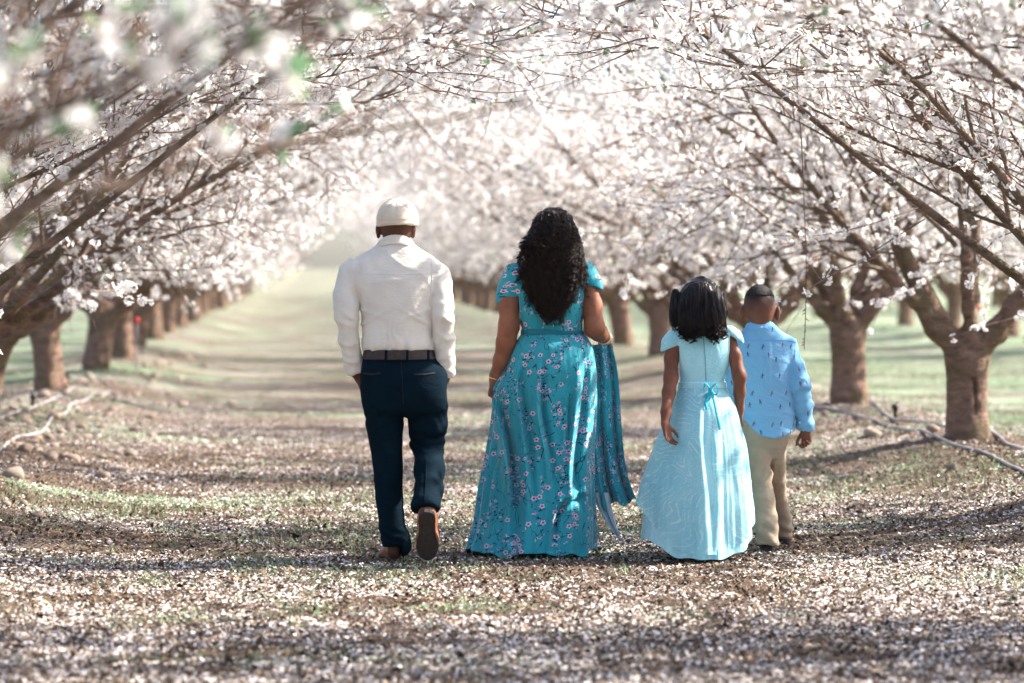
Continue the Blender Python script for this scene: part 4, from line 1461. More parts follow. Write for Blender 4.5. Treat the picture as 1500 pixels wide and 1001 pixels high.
F = Field((-0.34, -0.24, 1.08), (0.34, 0.20, 1.50), 0.005)
F.loft([key(383, 778, 836, 0.055), key(389, 757, 854, 0.07), key(400, 747, 863, 0.090), key(425, 752, 859, 0.112, -0.008), key(450, 757, 855, 0.114, -0.008), key(470, 761, 854, 0.104, -0.004), key(486, 765, 853, 0.098), key(494, 763, 855, 0.100)], 0.02, 2.2)
F.chain([c(755, 403, 19), c(748, 422, 17.8), c(744.5, 436, 17.0), c(743, 446, 16.6)], 0.02)
F.chain([c(856, 401, 18), c(862, 414, 17.0), c(867, 424, 16.2)], 0.02)
F.cut_plane(q(743, 439, 0), (0.33, 0, -1), (-0.34, -0.25, 1.08), (q(759, 0)[0], 0.2, 1.45))
F.cut_plane(q(868, 419.5, 0), (-0.36, 0, -1), (q(857, 0)[0], -0.25, 1.08), (0.34, 0.2, 1.5))
bod_w = cloth_wrinkle(0.0028, 51, (6, 6, 13), 0.7)


def bodice_w(P, N):
    d = bod_w(P, N)
    low = np.exp(-np.clip(P[:, 2] - q(0, 486)[2], 0, 1) / 0.03)
    return d + 0.004 * low * np.sin(P[:, 0] * 140 + 3 * vnoise(P * 12, 3))


bod_me = F.mesh('bodice', M_FLORAL, 0.0, bodice_w, cyl_uv, smooth=1)
bodice = woman.add('bodice', bod_me)
F = Field((-0.2, -0.15, 1.06), (0.22, 0.15, 1.16), 0.004)
F.loft([key(480, 763.5, 854.5, 0.104), key(494, 762, 857, 0.106)], 0, 2.2)
F.cut_plane(q(805, 482.5, 0), (0.03, 0, 1)); F.cut_plane(q(805, 490, 0), (0.02, 0, -1))
woman.add('sash', F.mesh('sash', M_SASH, 0.0, lambda P, N: 0.002 * np.sin(P[:, 2] * 700 + P[:, 0] * 40)))

wk = [(488, 765, 854, 0.100, 0.0), (498, 758, 862, 0.118, -0.005), (511, 751, 868, 0.142, -0.012), (540, 741, 872, 0.158, -0.018), (562, 727, 873, 0.165, -0.012), (575, 723, 873.5, 0.170, -0.01), (604, 722, 873, 0.180, 0.0), (656, 715, 870, 0.205, 0.0), (714, 704, 869, 0.235, 0.01), (766, 697, 872, 0.262, 0.02), (800, 688, 872, 0.285, 0.02), (807, 686, 872, 0.290, 0.02)]
sk, sk_me = skirt(woman, 'skirt', wk, M_FLORAL, [(7, 0.022), (11, 0.022), (17, 0.012)], 5, hem=0.020, wobble=0.055, rows=110, cols=320,
                  grooves=[([(724, 570), (738, 610), (748, 660), (754, 720), (752, 790)], 0.085, 0.020), ([(800, 500), (794, 590), (806, 660), (815, 740)], 0.045, 0.016),
                           ([(858, 515), (852, 600), (842, 690), (858, 760)], 0.050, 0.020), ([(770, 510), (764, 560), (775, 640), (780, 720), (776, 800)], 0.040, 0.018),
                           ([(870, 720), (845, 728), (822, 738), (812, 770), (808, 800)], 0.055, 0.014), ([(836, 560), (832, 640), (826, 700)], 0.03, 0.014)])


def sheet(fig, name, left, right, y0, pleats, amp, mat, rows=60, cols=90, uvo=0.0, thick=0.0):
    """hanging cloth between two edges, pleated in depth; left/right are outline points"""
    Lp = catmull(np.array([fig.p(a, b, y0) for a, b in left]), 10); Rp = catmull(np.array([fig.p(a, b, y0) for a, b in right]), 10)
    t = np.linspace(0, 1, rows)
    f = lambda Pp: np.stack([np.interp(t, np.linspace(0, 1, len(Pp)), Pp[:, i]) for i in range(3)], -1)
    Lp, Rp = f(Lp), f(Rp)
    u = np.linspace(0, 1, cols)
    P = Lp[:, None, :] * (1 - u)[None, :, None] + Rp[:, None, :] * u[None, :, None]
    A = amp * (0.35 + 0.65 * t)[:, None]
    ph = pleats * 2 * np.pi * (u[None, :] ** 0.9) + 0.6 * np.sin(3 * t)[:, None]
    P[:, :, 1] += A * np.sin(ph) + 0.3 * A * np.sin(2.3 * ph + 1)
    P[:, :, 0] += 0.006 * np.cos(ph) * t[:, None]
    P[:, :, 2] += (0.012 * np.sin(ph * 0.8 + 1) + 0.006 * np.sin(ph * 2.1)) * t[:, None] ** 5
    P[:, :, 1] += 0.012 * vnoise(P * 14, 77)
    uv = np.stack([np.broadcast_to(u[None, :] * pleats * amp * 4.2 + uvo, P.shape[:2]), P[:, :, 2]], -1).reshape(-1, 2)
    i = np.arange(rows - 1)[:, None] * cols + np.arange(cols - 1)[None, :]
    F_ = np.stack([i, i + 1, i + cols + 1, i + cols], -1).reshape(-1, 4)
    return fig.add(name, np_mesh(name, P.reshape(-1, 3), F_, None, mat, True, uv))


sheet(woman, 'gathered_skirt', [(858, 506), (860, 560), (862, 640), (866, 700), (872, 744)], [(897, 505), (906, 554), (912, 640), (919, 692), (933, 735)], 0.12, 2.6, 0.042, M_FLORAL, uvo=1.3)
o = sheet(woman, 'skirt_lining', [(866, 722), (874, 742), (888, 768), (905, 787)], [(892, 722), (896, 742), (902, 764), (907.5, 786)], 0.10, 2.2, 0.016, M_LINING, rows=30, cols=40)
o['label'] = 'pale wrong side of the dress fabric showing at the hem'


def ring(fig, name, a, d, R0, r0, mat, sq=1.0):
    d = unit(np.array(d)); e1 = unit(np.cross(d, [0, 0, 1.0]) if abs(d[2]) < 0.95 else np.cross(d, [1.0, 0, 0])); e2 = np.cross(d, e1)
    t = np.linspace(0, 2 * np.pi, 25)
    P = np.array(a) + R0 * (np.cos(t)[:, None] * e1 + sq * np.sin(t)[:, None] * e2)
    T = Tubes(); T.add(P, np.full(25, r0), 6)
    return fig.add(name, T.mesh(name, mat))


ring(woman, 'watch', q(725.5, 555, 0.02), (-0.28, 0.1, -1), r(9.3), 0.0045, M_GOLD)
ring(woman, 'bracelet', q(886, 496, 0.135), (0.10, 0.85, -0.35), r(10.4), 0.0040, M_GOLD)
ring(woman, 'bracelet', q(884.2, 494.3, 0.112), (0.10, 0.85, -0.35), r(10.8), 0.0028, M_PEARL)

# curly hair: a dark body of hair plus single ringlets
F = Field((-0.22, -0.22, 1.10), (0.24, 0.18, 1.80), 0.006)
F.loft([key(305, 803, 819, 0.03, 0.01), key(312, 791, 831, 0.075, 0.01), key(322, 785, 838, 0.10, 0.005), key(338, 780, 843, 0.118, 0.0), key(358, 773, 846, 0.118, -0.012), key(378, 774, 841, 0.094, -0.033), key(396, 786, 832, 0.062, -0.068), key(416, 799, 824, 0.034, -0.095)], 0.0)


def curl_bumps(P, N): return 0.006 * (1 - 2 * np.abs(vnoise(P * np.array([46, 46, 30]), 2))) + 0.005 * vnoise(P * 18, 3)


hair = woman.add('hair', F.mesh('hair', M_HAIR, 0.0, curl_bumps))
gh = np.random.default_rng(5)
nl, per, m = 230, 15, 110                               # locks, strands in a lock, points on a strand
th = gh.uniform(-np.pi * 1.08, np.pi * 0.08, nl)
ph = np.arccos(np.clip(1 - gh.uniform(0.0, 0.86, nl), -1, 1))
top = q(811, 340, 0.0)
root = np.stack([top[0] + 0.104 * np.sin(ph) * np.cos(th), 0.005 + 0.116 * np.sin(ph) * np.sin(th), top[2] + 0.122 * np.cos(ph)], -1)
sx = np.sin(ph) * np.cos(th)
xe = np.clip(0.55 * sx + gh.normal(0, 0.40, nl), -1.10, 1.06)
ylen = np.interp(np.abs(xe), [0, 0.2, 0.5, 0.8, 1.06], [472, 462, 446, 430, 408]) + gh.normal(0, 8, nl)
short = gh.uniform(0, 1, nl) < 0.35
ylen[short] = gh.uniform(362, 440, short.sum())
s15 = 15.0 / FPX
px2x = lambda a: (a - 750) * s15 - woman.X0
zz = lambda a: CAM_H - (a - HORIZON) * s15
P0 = root
P2 = np.stack([px2x(808 + 47 * xe), -0.142 + 0.040 * xe ** 2, zz(np.minimum(ylen, 477))], -1)
P1 = np.stack([px2x(809 + 44 * (0.25 * xe + 0.75 * sx)), -0.140 * np.sqrt(np.clip(1 - (0.8 * xe) ** 2, 0.15, 1)), np.maximum(zz(366) + 0 * xe, P2[:, 2] + 0.03)], -1)
T = np.linspace(0, 1, m)
G = ((1 - T) ** 2)[None, :, None] * P0[:, None] + (2 * T * (1 - T))[None, :, None] * (1.5 * P1 - 0.25 * P0 - 0.25 * P2)[:, None] + (T ** 2)[None, :, None] * P2[:, None]
lenS = np.sum(np.linalg.norm(np.diff(G, axis=1), axis=2), axis=1)
turn = np.where(gh.uniform(0, 1, nl) < 0.5, 1, -1)
base_a = gh.uniform(0, 6.28, nl)
C = np.repeat(G, per, 0)
n = nl * per
off = gh.normal(0, 0.0036, (n, 1, 3)) * np.interp(T, [0, 0.15, 0.75, 1], [1.6, 1.2, 0.9, 0.5])[None, :, None]
off[:, :, 2] *= 0.3
pitch = np.repeat(gh.uniform(0.030, 0.044, nl), per) * gh.uniform(0.93, 1.07, n)
ang = (np.repeat(base_a, per) + gh.normal(0, 0.32, n))[:, None] + 2 * np.pi * (np.repeat(lenS, per) / pitch)[:, None] * T[None, :] * np.repeat(turn, per)[:, None]
rad = np.repeat(gh.uniform(0.0075, 0.0125, nl), per)[:, None] * gh.uniform(0.85, 1.1, n)[:, None] * np.clip(T * 3, 0.05, 1)[None, :]
C = C + off
C[:, :, 0] += rad * np.cos(ang) + 0.007 * np.sin(6 * T[None, :] + np.repeat(base_a, per)[:, None]) * T[None, :]
C[:, :, 1] += rad * np.sin(ang) - 0.006
hair_strands(woman, 'ringlets', C, 0.0012, M_HAIR, hair)
fly = C[gh.integers(0, n, 420)].copy()                 # flyaways round the outline
fly += gh.normal(0, 1, (420, 1, 3)) * np.array([0.016, 0.012, 0.006]) * np.clip(T * 2.5, 0.15, 1)[None, :, None]
fly[:, :, 0] += 0.010 * np.sin(9 * T[None, :] + gh.uniform(0, 6, (420, 1)))
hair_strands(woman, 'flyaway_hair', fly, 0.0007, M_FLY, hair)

# ------------------------------------------------------------------ the girl
def tulle_mat(name, alpha, glit=0.75):
    """pale aqua organza with fine curved glitter lines"""
    m = bpy.data.materials.new(name)
    m.use_nodes = True
    nt = m.node_tree
    b = nt.nodes['Principled BSDF']
    k = NT(nt)
    uv = k.coord('UV')
    uvd = k.vmath('ADD', uv, k.vmath('SCALE', k.vmath('SUBTRACT', k.noise(uv, 4, 2, out='Color'), (0.5, 0.5, 0.5)), scale=0.16))
    vo = k.voronoi(uvd, 4.5, 'SMOOTH_F1', '2D', 1.0)
    vr = k.n('VectorRotate', rotation_type='Z_AXIS')
    k.put(vr.inputs['Vector'], uvd)
    vc = k.n('SeparateColor'); k.put(vc.inputs[0], vo.outputs['Color'])
    k.put(vr.inputs['Angle'], k.math('MULTIPLY', vc.outputs[0], 2.6))
    w = k.n('TexWave', wave_type='BANDS', bands_direction='X', wave_profile='SIN')
    k.put(w.inputs['Vector'], vr.outputs[0])
    w.inputs['Scale'].default_value = 9.5; w.inputs['Distortion'].default_value = 1.5; w.inputs['Detail'].default_value = 2; w.inputs['Detail Scale'].default_value = 1.0
    line = k.math('MULTIPLY', k.range(w.outputs['Fac'], 0.80, 0.99), k.range(k.noise(uv, 12, 4, 0.7), 0.42, 0.58))
    col = k.ramp(k.noise(uv, 4, 3), [(0.3, (0.25, 0.63, 0.73)), (0.7, (0.42, 0.74, 0.80))])
    col = k.mix(k.math('MULTIPLY', line, glit), col, (0.72, 0.90, 0.92))
    sp = k.voronoi(uv, 240, 'F1', '2D')
    sc_ = k.n('SeparateColor'); k.put(sc_.inputs[0], sp.outputs['Color'])
    spark = k.math('MULTIPLY', k.math('GREATER_THAN', sc_.outputs[0], 0.93), k.math('LESS_THAN', sp.outputs['Distance'], 0.35))
    col = k.mix(spark, col, (0.9, 0.9, 0.92))
    k.put(b.inputs['Base Color'], col)
    b.inputs['Roughness'].default_value = 0.5
    b.inputs['Sheen Weight'].default_value = 0.4
    b.inputs['Specular IOR Level'].default_value = 0.4
    h = k.math('ADD', k.math('MULTIPLY', line, 0.04), k.math('MULTIPLY', k.noise(k.mapping(k.coord(), (1, 1, 0.3)), 18, 4, 0.6, 1.0), 1.4))
    k.put(b.inputs['Normal'], k.bump(h, 0.35, 0.008))
    if alpha < 1:
        b.inputs['Alpha'].default_value = alpha
    return m


M_TULLE = tulle_mat('aqua_organza', 0.62, 0.8)
M_AQUA = tulle_mat('aqua_satin', 1.0, 0.3)
M_BOW = weave_mat('bright_aqua_ribbon', (0.03, 0.46, 0.58), 0.4, 0.1, 0.25)
M_ZIP = simple_mat('aqua_zip', (0.16, 0.42, 0.50), 0.5)
M_GIRLHAIR = hair_mat('straight_black_hair', (0.008, 0.006, 0.007), 0.30)
M_SILVER = simple_mat('silver_shoe', (0.42, 0.38, 0.36), 0.4, 0.2, 80, metallic=0.3)
SK_GIRL = skin_mat('brown_skin', (0.195, 0.078, 0.048))

girl = Figure(14.85, 1025, 'girl in a pale aqua party dress with a ribbon bow at the back')
q, c, key, r = girl.p, girl.c, girl.key, girl.r
F = Field((-0.27, -0.32, -0.01), (0.27, 0.26, 1.42), 0.0044)
hc = q(1026, 446, 0.02)
F.ball(hc, (0.072, 0.088, 0.106), 0.02)
face(F, hc, 0.072, 0.088, 0.106)
F.cone(q(1026, 466, 0.01), q(1027, 490, 0.0), 0.036, 0.040, 0.025)
F.loft([key(484, 1008, 1048, 0.030), key(494, 988, 1068, 0.05), key(515, 996, 1064, 0.07), key(560, 1000, 1056, 0.065), key(600, 992, 1066, 0.085), key(630, 996, 1062, 0.08)], 0.03)
F.chain([c(988, 500, 9.5), c(983.5, 525, 10, -0.02), c(983, 553, 10.2, -0.06), c(980, 575, 9.4, -0.10), c(976, 603, 7.4, -0.155), c(974.5, 622, 6.2, -0.185)], 0.02)
hand(F, q(974.5, 621, -0.185), (0.22, -0.22, -1), (0.55, 0.75, 0.05), (0.75, -0.55, 0.1), 0.74, [(0.35, 0.30, 0.25), (0.28, 0.32, 0.25), (0.22, 0.32, 0.28), (0.15, 0.30, 0.25)], (0.75, 0.35), 0.003, 0.22)
F.chain([c(1068, 496, 9.5), c(1076, 522, 9.8, -0.02), c(1083, 551, 10.0, -0.04), c(1083.5, 575, 8.4, -0.01), c(1083, 598, 6.8, 0.05), c(1083, 606, 6.2, 0.06)], 0.02)
hand(F, q(1083, 605, 0.06), (0.10, 0.15, -1), (-0.3, 0.9, 0), (-0.9, -0.3, 0), 0.74, [(0.35, 0.5, 0.4)] * 4, (0.6, 0.4), 0.003)
F.chain([c(1012, 625, 16), c(1014, 710, 11), c(1014, 765, 9), c(1014, 800, 7, 0.0)], 0.03)
F.chain([c(1044, 625, 16), c(1043, 710, 11), c(1041, 765, 9, -0.02), c(1040, 803, 7, -0.02)], 0.03)
girl.add('body', F.mesh('body', SK_GIRL, 0.08))

F = Field((-0.26, -0.18, 0.80), (0.27, 0.16, 1.20), 0.0045)
F.loft([key(479, 1006, 1052, 0.046), key(484, 992, 1064, 0.058), key(494, 986, 1074, 0.072), key(512, 990, 1072, 0.082, -0.004), key(536, 993, 1068, 0.083, -0.004), key(556, 996, 1062, 0.076), key(568, 994, 1063, 0.080)], 0.018, 2.2)
F.chain([c(988, 494, 12.5), c(982, 503, 12.8), c(979.5, 513, 12.2)], 0.012)
F.chain([c(1069, 489, 12.0), c(1075, 495, 12.0), c(1079, 502, 11.0)], 0.012)
F.cut_plane(q(980, 511, 0), (0.40, 0, -1), (-0.27, -0.2, 0.8), (q(992.5, 0)[0], 0.2, 1.2))
F.cut_plane(q(1079, 497, 0), (-0.62, 0, -1), (q(1070, 0)[0], -0.2, 0.8), (0.27, 0.2, 1.2))
gb_me = F.mesh('bodice', M_AQUA, 0.0, cloth_wrinkle(0.0018, 71, (8, 8, 14), 0.6), cyl_uv, smooth=1)
bodice = girl.add('bodice', gb_me)
gtree = bvh_of(gb_me)
drape('zip', gtree, [(1028, 484), (1031, 520), (1033, 558)], 0.0055, 0.0016, M_ZIP, girl, parent=bodice)
F = Field((-0.17, -0.14, 0.80), (0.19, 0.14, 0.92), 0.004)
F.loft([key(556, 994.5, 1063, 0.084), key(572, 992, 1066, 0.090)], 0, 2.2)
F.cut_plane(q(1028, 559, 0), (0, 0, 1)); F.cut_plane(q(1028, 568.5, 0), (0, 0, -1))
band_me = F.mesh('waistband', M_AQUA, 0.0, lambda P, N: 0.0015 * np.sin(P[:, 2] * 600), cyl_uv)
girl.add('waistband', band_me)

gk = [(566, 995, 1062, 0.085, 0.0), (580, 990, 1070, 0.110, -0.01), (601, 983, 1078, 0.145, -0.015), (625, 973, 1084, 0.175, -0.015), (650, 964, 1090, 0.200, -0.01), (690, 954, 1095, 0.230, 0.0), (728, 948, 1099, 0.250, 0.0), (770, 943, 1101, 0.268, 0.0), (808, 939, 1102, 0.280, 0.0)]
under, _ = skirt(girl, 'underskirt', gk, M_AQUA, [(6, 0.022), (9, 0.018), (13, 0.010)], 8, hem=0.012, wobble=0.06, rows=90, cols=240,
                 hem_low=lambda X, Y: -0.022 + 0.085 * np.clip(np.abs(X - 0.01) / 0.26, 0, 1) ** 2)
ok = [(567, 994, 1063, 0.088, 0.0), (580, 989, 1071, 0.114, -0.01), (601, 981.5, 1079, 0.150, -0.015), (625, 971, 1085, 0.182, -0.015), (650, 961, 1092, 0.210, -0.01), (690, 950, 1097, 0.242, 0.0), (725, 942, 1101, 0.266, 0.0), (760, 938, 1104, 0.280, 0.0), (800, 935, 1106, 0.290, 0.0)]
over, over_me = skirt(girl, 'overskirt', ok, M_TULLE, [(5, 0.030), (9, 0.030), (14, 0.016)], 12, hem=0.012, wobble=0.06, rows=100, cols=280,
                      grooves=[([(1036, 575), (1032, 640), (1037, 720), (1039, 800)], 0.040, 0.022)],
                      hem_low=lambda X, Y: -0.022 + 0.20 * np.clip((np.abs(X - 0.02) - 0.05) / 0.26, 0, 1.1) ** 1.7)
over['label'] = 'sheer aqua organza layer with curved glitter lines'


def ribbon(fig, name, P, width, mat, wdir, parent=None):
    """flat band along a 3-D curve"""
    C = catmull(np.array(P), 10)
    wdir = unit(np.array(wdir, float))
    T = np.gradient(C, axis=0); T /= np.linalg.norm(T, axis=1)[:, None] + 1e-9
    S = wdir[None] - T * (T @ wdir)[:, None]; S /= np.linalg.norm(S, axis=1)[:, None] + 1e-9
    N = np.cross(T, S) * 0.0012
    w = width / 2
    V = np.stack([C - S * w - N, C + S * w - N, C + S * w + N, C - S * w + N], 1)
    n = len(C)
    i = np.arange(n - 1)[:, None] * 4; j = np.arange(4)[None, :]
    F_ = np.stack([i + j, i + (j + 1) % 4, i + 4 + (j + 1) % 4, i + 4 + j], -1).reshape(-1, 4)
    F_ = np.vstack([F_, [[3, 2, 1, 0]], [[4 * n - 4, 4 * n - 3, 4 * n - 2, 4 * n - 1]]])
    return fig.add(name, np_mesh(name, V.reshape(-1, 3), F_, None, mat, True), parent)


bow = empty('bow'); bow.parent = girl.root
yb = -0.115
B_ = lambda x, y_, d=0.0: q(x, y_, yb - d)
ribbon(girl, 'bow_loop', [B_(1041, 570), B_(1035, 563, 0.012), B_(1031, 570, 0.018), B_(1034, 580, 0.012), B_(1041, 572)], 0.020, M_BOW, (0, 1, 0.5), bow)
ribbon(girl, 'bow_loop', [B_(1041, 570), B_(1048, 563, 0.012), B_(1051, 570, 0.018), B_(1049, 578, 0.012), B_(1041, 572)], 0.018, M_BOW, (0, 1, 0.4), bow)
ribbon(girl, 'bow_tail', [B_(1041, 571, 0.010), B_(1038, 582, 0.022), B_(1034, 590, 0.040), B_(1036, 600, 0.046)], 0.016, M_BOW, (1, 0.2, 0.2), bow)
ribbon(girl, 'bow_tail', [B_(1042, 571, 0.010), B_(1047, 590, 0.035), B_(1051, 610, 0.060), B_(1055, 630, 0.078)], 0.013, M_BOW, (1, 0.2, 0.2), bow)
F = Field(B_(1041, 571) - 0.03, B_(1041, 571) + 0.03, 0.003)
F.ball(B_(1041, 571, 0.006), (0.011, 0.009, 0.012), 0)
girl.add('bow_knot', F.mesh('bow_knot', M_BOW), bow)
shoe(girl, q(1040, 815, -0.16), (0.02, 1, 0.02), (0, 0, 1), 0.20, 0.082, M_SILVER, M_SOLE)
shoe(girl, q(1013, 808, 0.06), (-0.02, 1, 0.0), (0, 0, 1), 0.20, 0.082, M_SILVER, M_SOLE)

# hair: smooth fall with curled ends, side bunches
F = Field((-0.19, -0.22, 1.00), (0.19, 0.16, 1.46), 0.005)
F.loft([key(409, 1016, 1040, 0.035, 0.01), key(416, 1004, 1049, 0.075, 0.008), key(428, 996, 1056, 0.098, 0.004), key(446, 992, 1060, 0.112, -0.002), key(464, 992, 1061, 0.104, -0.014), key(480, 996, 1058, 0.080, -0.034), key(492, 1004, 1052, 0.05, -0.055)], 0.0)
F.chain([c(989, 430, 6.5, 0.02), c(987.5, 452, 7.0, 0.0), c(988.5, 474, 5.0, -0.01)], 0.01)
F.chain([c(1058, 432, 6.0, 0.02), c(1060, 455, 6.0, 0.0), c(1058, 476, 4.5, -0.01)], 0.01)
F.ball(q(1027, 409, 0.02), (r(9), 0.02, r(4.5)), 0.01)


def comb(P, N): return 0.0035 * (1 - 2 * np.abs(vnoise(P * np.array([60, 60, 5]), 4))) + 0.003 * vnoise(P * np.array([25, 25, 6]), 6)


ghair = girl.add('hair', F.mesh('hair', M_GIRLHAIR, 0.0, comb, smooth=1))
gg = np.random.default_rng(9)
nl, per, m = 70, 22, 40
sg = 14.85 / FPX
px2x = lambda a: (a - 750) * sg - girl.X0
zz = lambda a: CAM_H - (a - HORIZON) * sg
x0 = gg.uniform(-1, 1, nl)
th = -np.pi / 2 + np.arcsin(np.clip(x0, -1, 1)) * 1.0
ph = gg.uniform(0.05, 1.2, nl)
top = q(1026, 447, 0.0)
P0 = np.stack([top[0] + 0.106 * np.sin(ph) * np.cos(th), 0.0 + 0.108 * np.sin(ph) * np.sin(th), top[2] + 0.121 * np.cos(ph)], -1)
P1 = np.stack([px2x(1026.5 + 33 * x0), -0.122 * np.sqrt(np.clip(1 - (0.75 * x0) ** 2, 0.2, 1)), zz(462) + 0 * x0], -1)
ye = 495 + gg.normal(0, 6, nl) - 5 * np.abs(x0)
P2 = np.stack([px2x(1028 + np.sign(x0) * (7 + 25 * np.abs(x0)) + gg.normal(0, 1.5, nl)), -0.112 + 0.045 * x0 ** 2, zz(np.minimum(ye, 505))], -1)
T = np.linspace(0, 1, m)
G = ((1 - T) ** 2)[None, :, None] * P0[:, None] + (2 * T * (1 - T))[None, :, None] * (1.7 * P1 - 0.35 * P0 - 0.35 * P2)[:, None] + (T ** 2)[None, :, None] * P2[:, None]
C = np.repeat(G, per, 0) + gg.normal(0, 0.0040, (nl * per, 1, 3)) * np.interp(T, [0, 0.3, 1], [1.4, 1.2, 0.8])[None, :, None] * np.array([1, 1, 0.25])
cw = np.clip((T - 0.68) / 0.32, 0, 1)[None, :]
a0 = np.repeat(gg.uniform(0, 6.28, nl), per)[:, None] + gg.normal(0, 0.18, (nl * per, 1))
tn = np.repeat(np.where(gg.uniform(0, 1, nl) < 0.5, 1, -1), per)[:, None]
C[:, :, 0] += 0.014 * cw * np.cos(a0 + tn * 11 * cw)
C[:, :, 1] += 0.014 * cw * np.sin(a0 + tn * 11 * cw) - 0.004
hair_strands(girl, 'strands', C, 0.0011, M_GIRLHAIR, ghair)
fly = C[gg.integers(0, len(C), 160)].copy()
fly += gg.normal(0, 1, (160, 1, 3)) * np.array([0.009, 0.008, 0.004]) * np.clip(T * 2.0, 0.2, 1)[None, :, None]
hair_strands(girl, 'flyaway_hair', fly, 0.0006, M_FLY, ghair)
# the bunch over her left ear
nb = 160
x0 = gg.normal(0, 2.6, nb)
P0 = np.stack([px2x(989 + x0 * 0.6), 0.02 + gg.normal(0, 0.012, nb), zz(427 + gg.normal(0, 2, nb))], -1)
P1 = np.stack([px2x(985.5 + x0 * 1.2), gg.normal(0, 0.016, nb) - 0.01, zz(452) + 0 * x0], -1)
P2 = np.stack([px2x(988 + x0), gg.normal(0, 0.012, nb) - 0.02, zz(479 + gg.normal(0, 4, nb))], -1)
C = ((1 - T) ** 2)[None, :, None] * P0[:, None] + (2 * T * (1 - T))[None, :, None] * P1[:, None] + (T ** 2)[None, :, None] * P2[:, None]
hair_strands(girl, 'bunch', C, 0.0014, M_GIRLHAIR, ghair)

# ------------------------------------------------------------------ the boy
def motif_shirt_mat(name):
    """sky-blue chambray with small dark stitched motifs"""
    m, nt, b = new_mat(name)
    k = NT(nt)
    uv = k.coord('UV')
    weave = k.noise(k.mapping(uv, (1, 1, 1)), 500, 2)
    col = k.ramp(weave, [(0.3, (0.115, 0.315, 0.53)), (0.7, (0.21, 0.415, 0.62))])
    sc = 12.5
    vo = k.voronoi(uv, sc, 'F1', '2D', 0.8)
    d = k.vmath('SUBTRACT', uv, vo.outputs['Position'])
    s = k.n('SeparateXYZ'); k.put(s.inputs[0], d)
    x, y = s.outputs[0], s.outputs[1]
    rc = k.n('SeparateColor'); k.put(rc.inputs[0], vo.outputs['Color'])
    xx = k.math('ADD', x, k.math('MULTIPLY', k.math('SUBTRACT', rc.outputs[1], 0.5), k.math('MULTIPLY', y, 0.8)))

    def blob(cx, cy_, rx, ry): return k.math('LESS_THAN', k.math('ADD', k.math('POWER', k.math('DIVIDE', k.math('SUBTRACT', xx, cx), rx), 2), k.math('POWER', k.math('DIVIDE', k.math('SUBTRACT', y, cy_), ry), 2)), 1.0)
    body = k.math('MAXIMUM', blob(0, 0.002, 0.0042, 0.0065), k.math('MAXIMUM', blob(0.003, -0.008, 0.0018, 0.006), blob(-0.003, -0.007, 0.0018, 0.005)))
    head = blob(0.001, 0.0105, 0.0030, 0.0030)
    arm = blob(0.006, 0.003, 0.004, 0.0016)
    col = k.mix(k.math('MULTIPLY', k.math('MAXIMUM', body, arm), 0.75), col, k.mix(k.math('GREATER_THAN', rc.outputs[0], 0.55), (0.02, 0.018, 0.08), (0.16, 0.03, 0.07)))
    col = k.mix(k.math('MULTIPLY', head, 0.9), col, (0.05, 0.03, 0.06))
    k.put(b.inputs['Base Color'], col)
    b.inputs['Roughness'].default_value = 0.8
    b.inputs['Specular IOR Level'].default_value = 0.2
    cr = k.noise(k.mapping(k.coord(), (1, 1, 2)), 24, 4, 0.6, 1.0)
    k.put(b.inputs['Normal'], k.bump(cr, 0.4, 0.010))
    return m


M_BLUE = motif_shirt_mat('blue_motif_cotton')
M_CHAM = weave_mat('blue_cotton', (0.16, 0.40, 0.71), 0.8, 0.1, 0.4)
M_PLEAT = weave_mat('blue_cotton_fold', (0.14, 0.37, 0.68), 0.8, 0.1, 0.3)
M_KHAKI = weave_mat('khaki_twill', (0.35, 0.268, 0.195), 0.85, 0.1, 0.4)
SK_BOY = skin_mat('boy_skin', (0.200, 0.078, 0.050), (CAM_H - (463 - HORIZON) * 15.2 / FPX, CAM_H - (434 - HORIZON) * 15.2 / FPX, (0.016, 0.010, 0.009)))
M_BOYHAIR = simple_mat('cropped_black_hair', (0.012, 0.010, 0.012), 0.75, 0.5, 120, 0.8, 380)
M_BUTTON = simple_mat('pale_button', (0.6, 0.66, 0.72), 0.4)

boy = Figure(15.2, 1122, 'boy in a blue patterned shirt and khaki trousers beside the girl')
q, c, key, r = boy.p, boy.c, boy.key, boy.r
F = Field((-0.27, -0.24, -0.01), (0.28, 0.62, 1.38), 0.0045)
hc = q(1112.5, 446, 0.015)
F.ball(hc, (r(23.4), 0.092, r(29)), 0.02)
F.ball(q(1112.5, 456, -0.012), (r(20), 0.075, r(20)), 0.03)
face(F, hc, r(23), 0.092, r(29))
ear(F, q(1087.8, 458, -0.005), -1, 0.95); ear(F, q(1138.6, 459, -0.005), 1, 1.05)
F.cone(q(1113, 464, 0.0), q(1115, 490, -0.005), r(15.5), r(16), 0.03)
F.loft([key(484, 1100, 1134, 0.035), key(496, 1082, 1156, 0.055), key(530, 1086, 1154, 0.075), key(590, 1090, 1154, 0.075), key(630, 1092, 1152, 0.085), key(650, 1096, 1148, 0.07)], 0.03)
F.chain([c(1155, 505, 9), c(1171, 562, 8, -0.04), c(1180, 618, 6.5, 0.0), c(1180.5, 632, 6.2, 0.01)], 0.02)
hand(F, q(1180.5, 630, 0.01), (0.10, 0.05, -1), (-0.75, 0.6, 0), (0.0, -1, 0.1), 0.76, [(0.75, 1.15, 0.7), (0.85, 1.2, 0.7), (0.95, 1.2, 0.7), (1.0, 1.2, 0.7)], (0.45, 0.7), 0.003)
F.chain([c(1087, 507, 9), c(1073, 560, 8, 0.02), c(1084, 612, 6.5, 0.06), c(1087, 624, 6, 0.07)], 0.02)
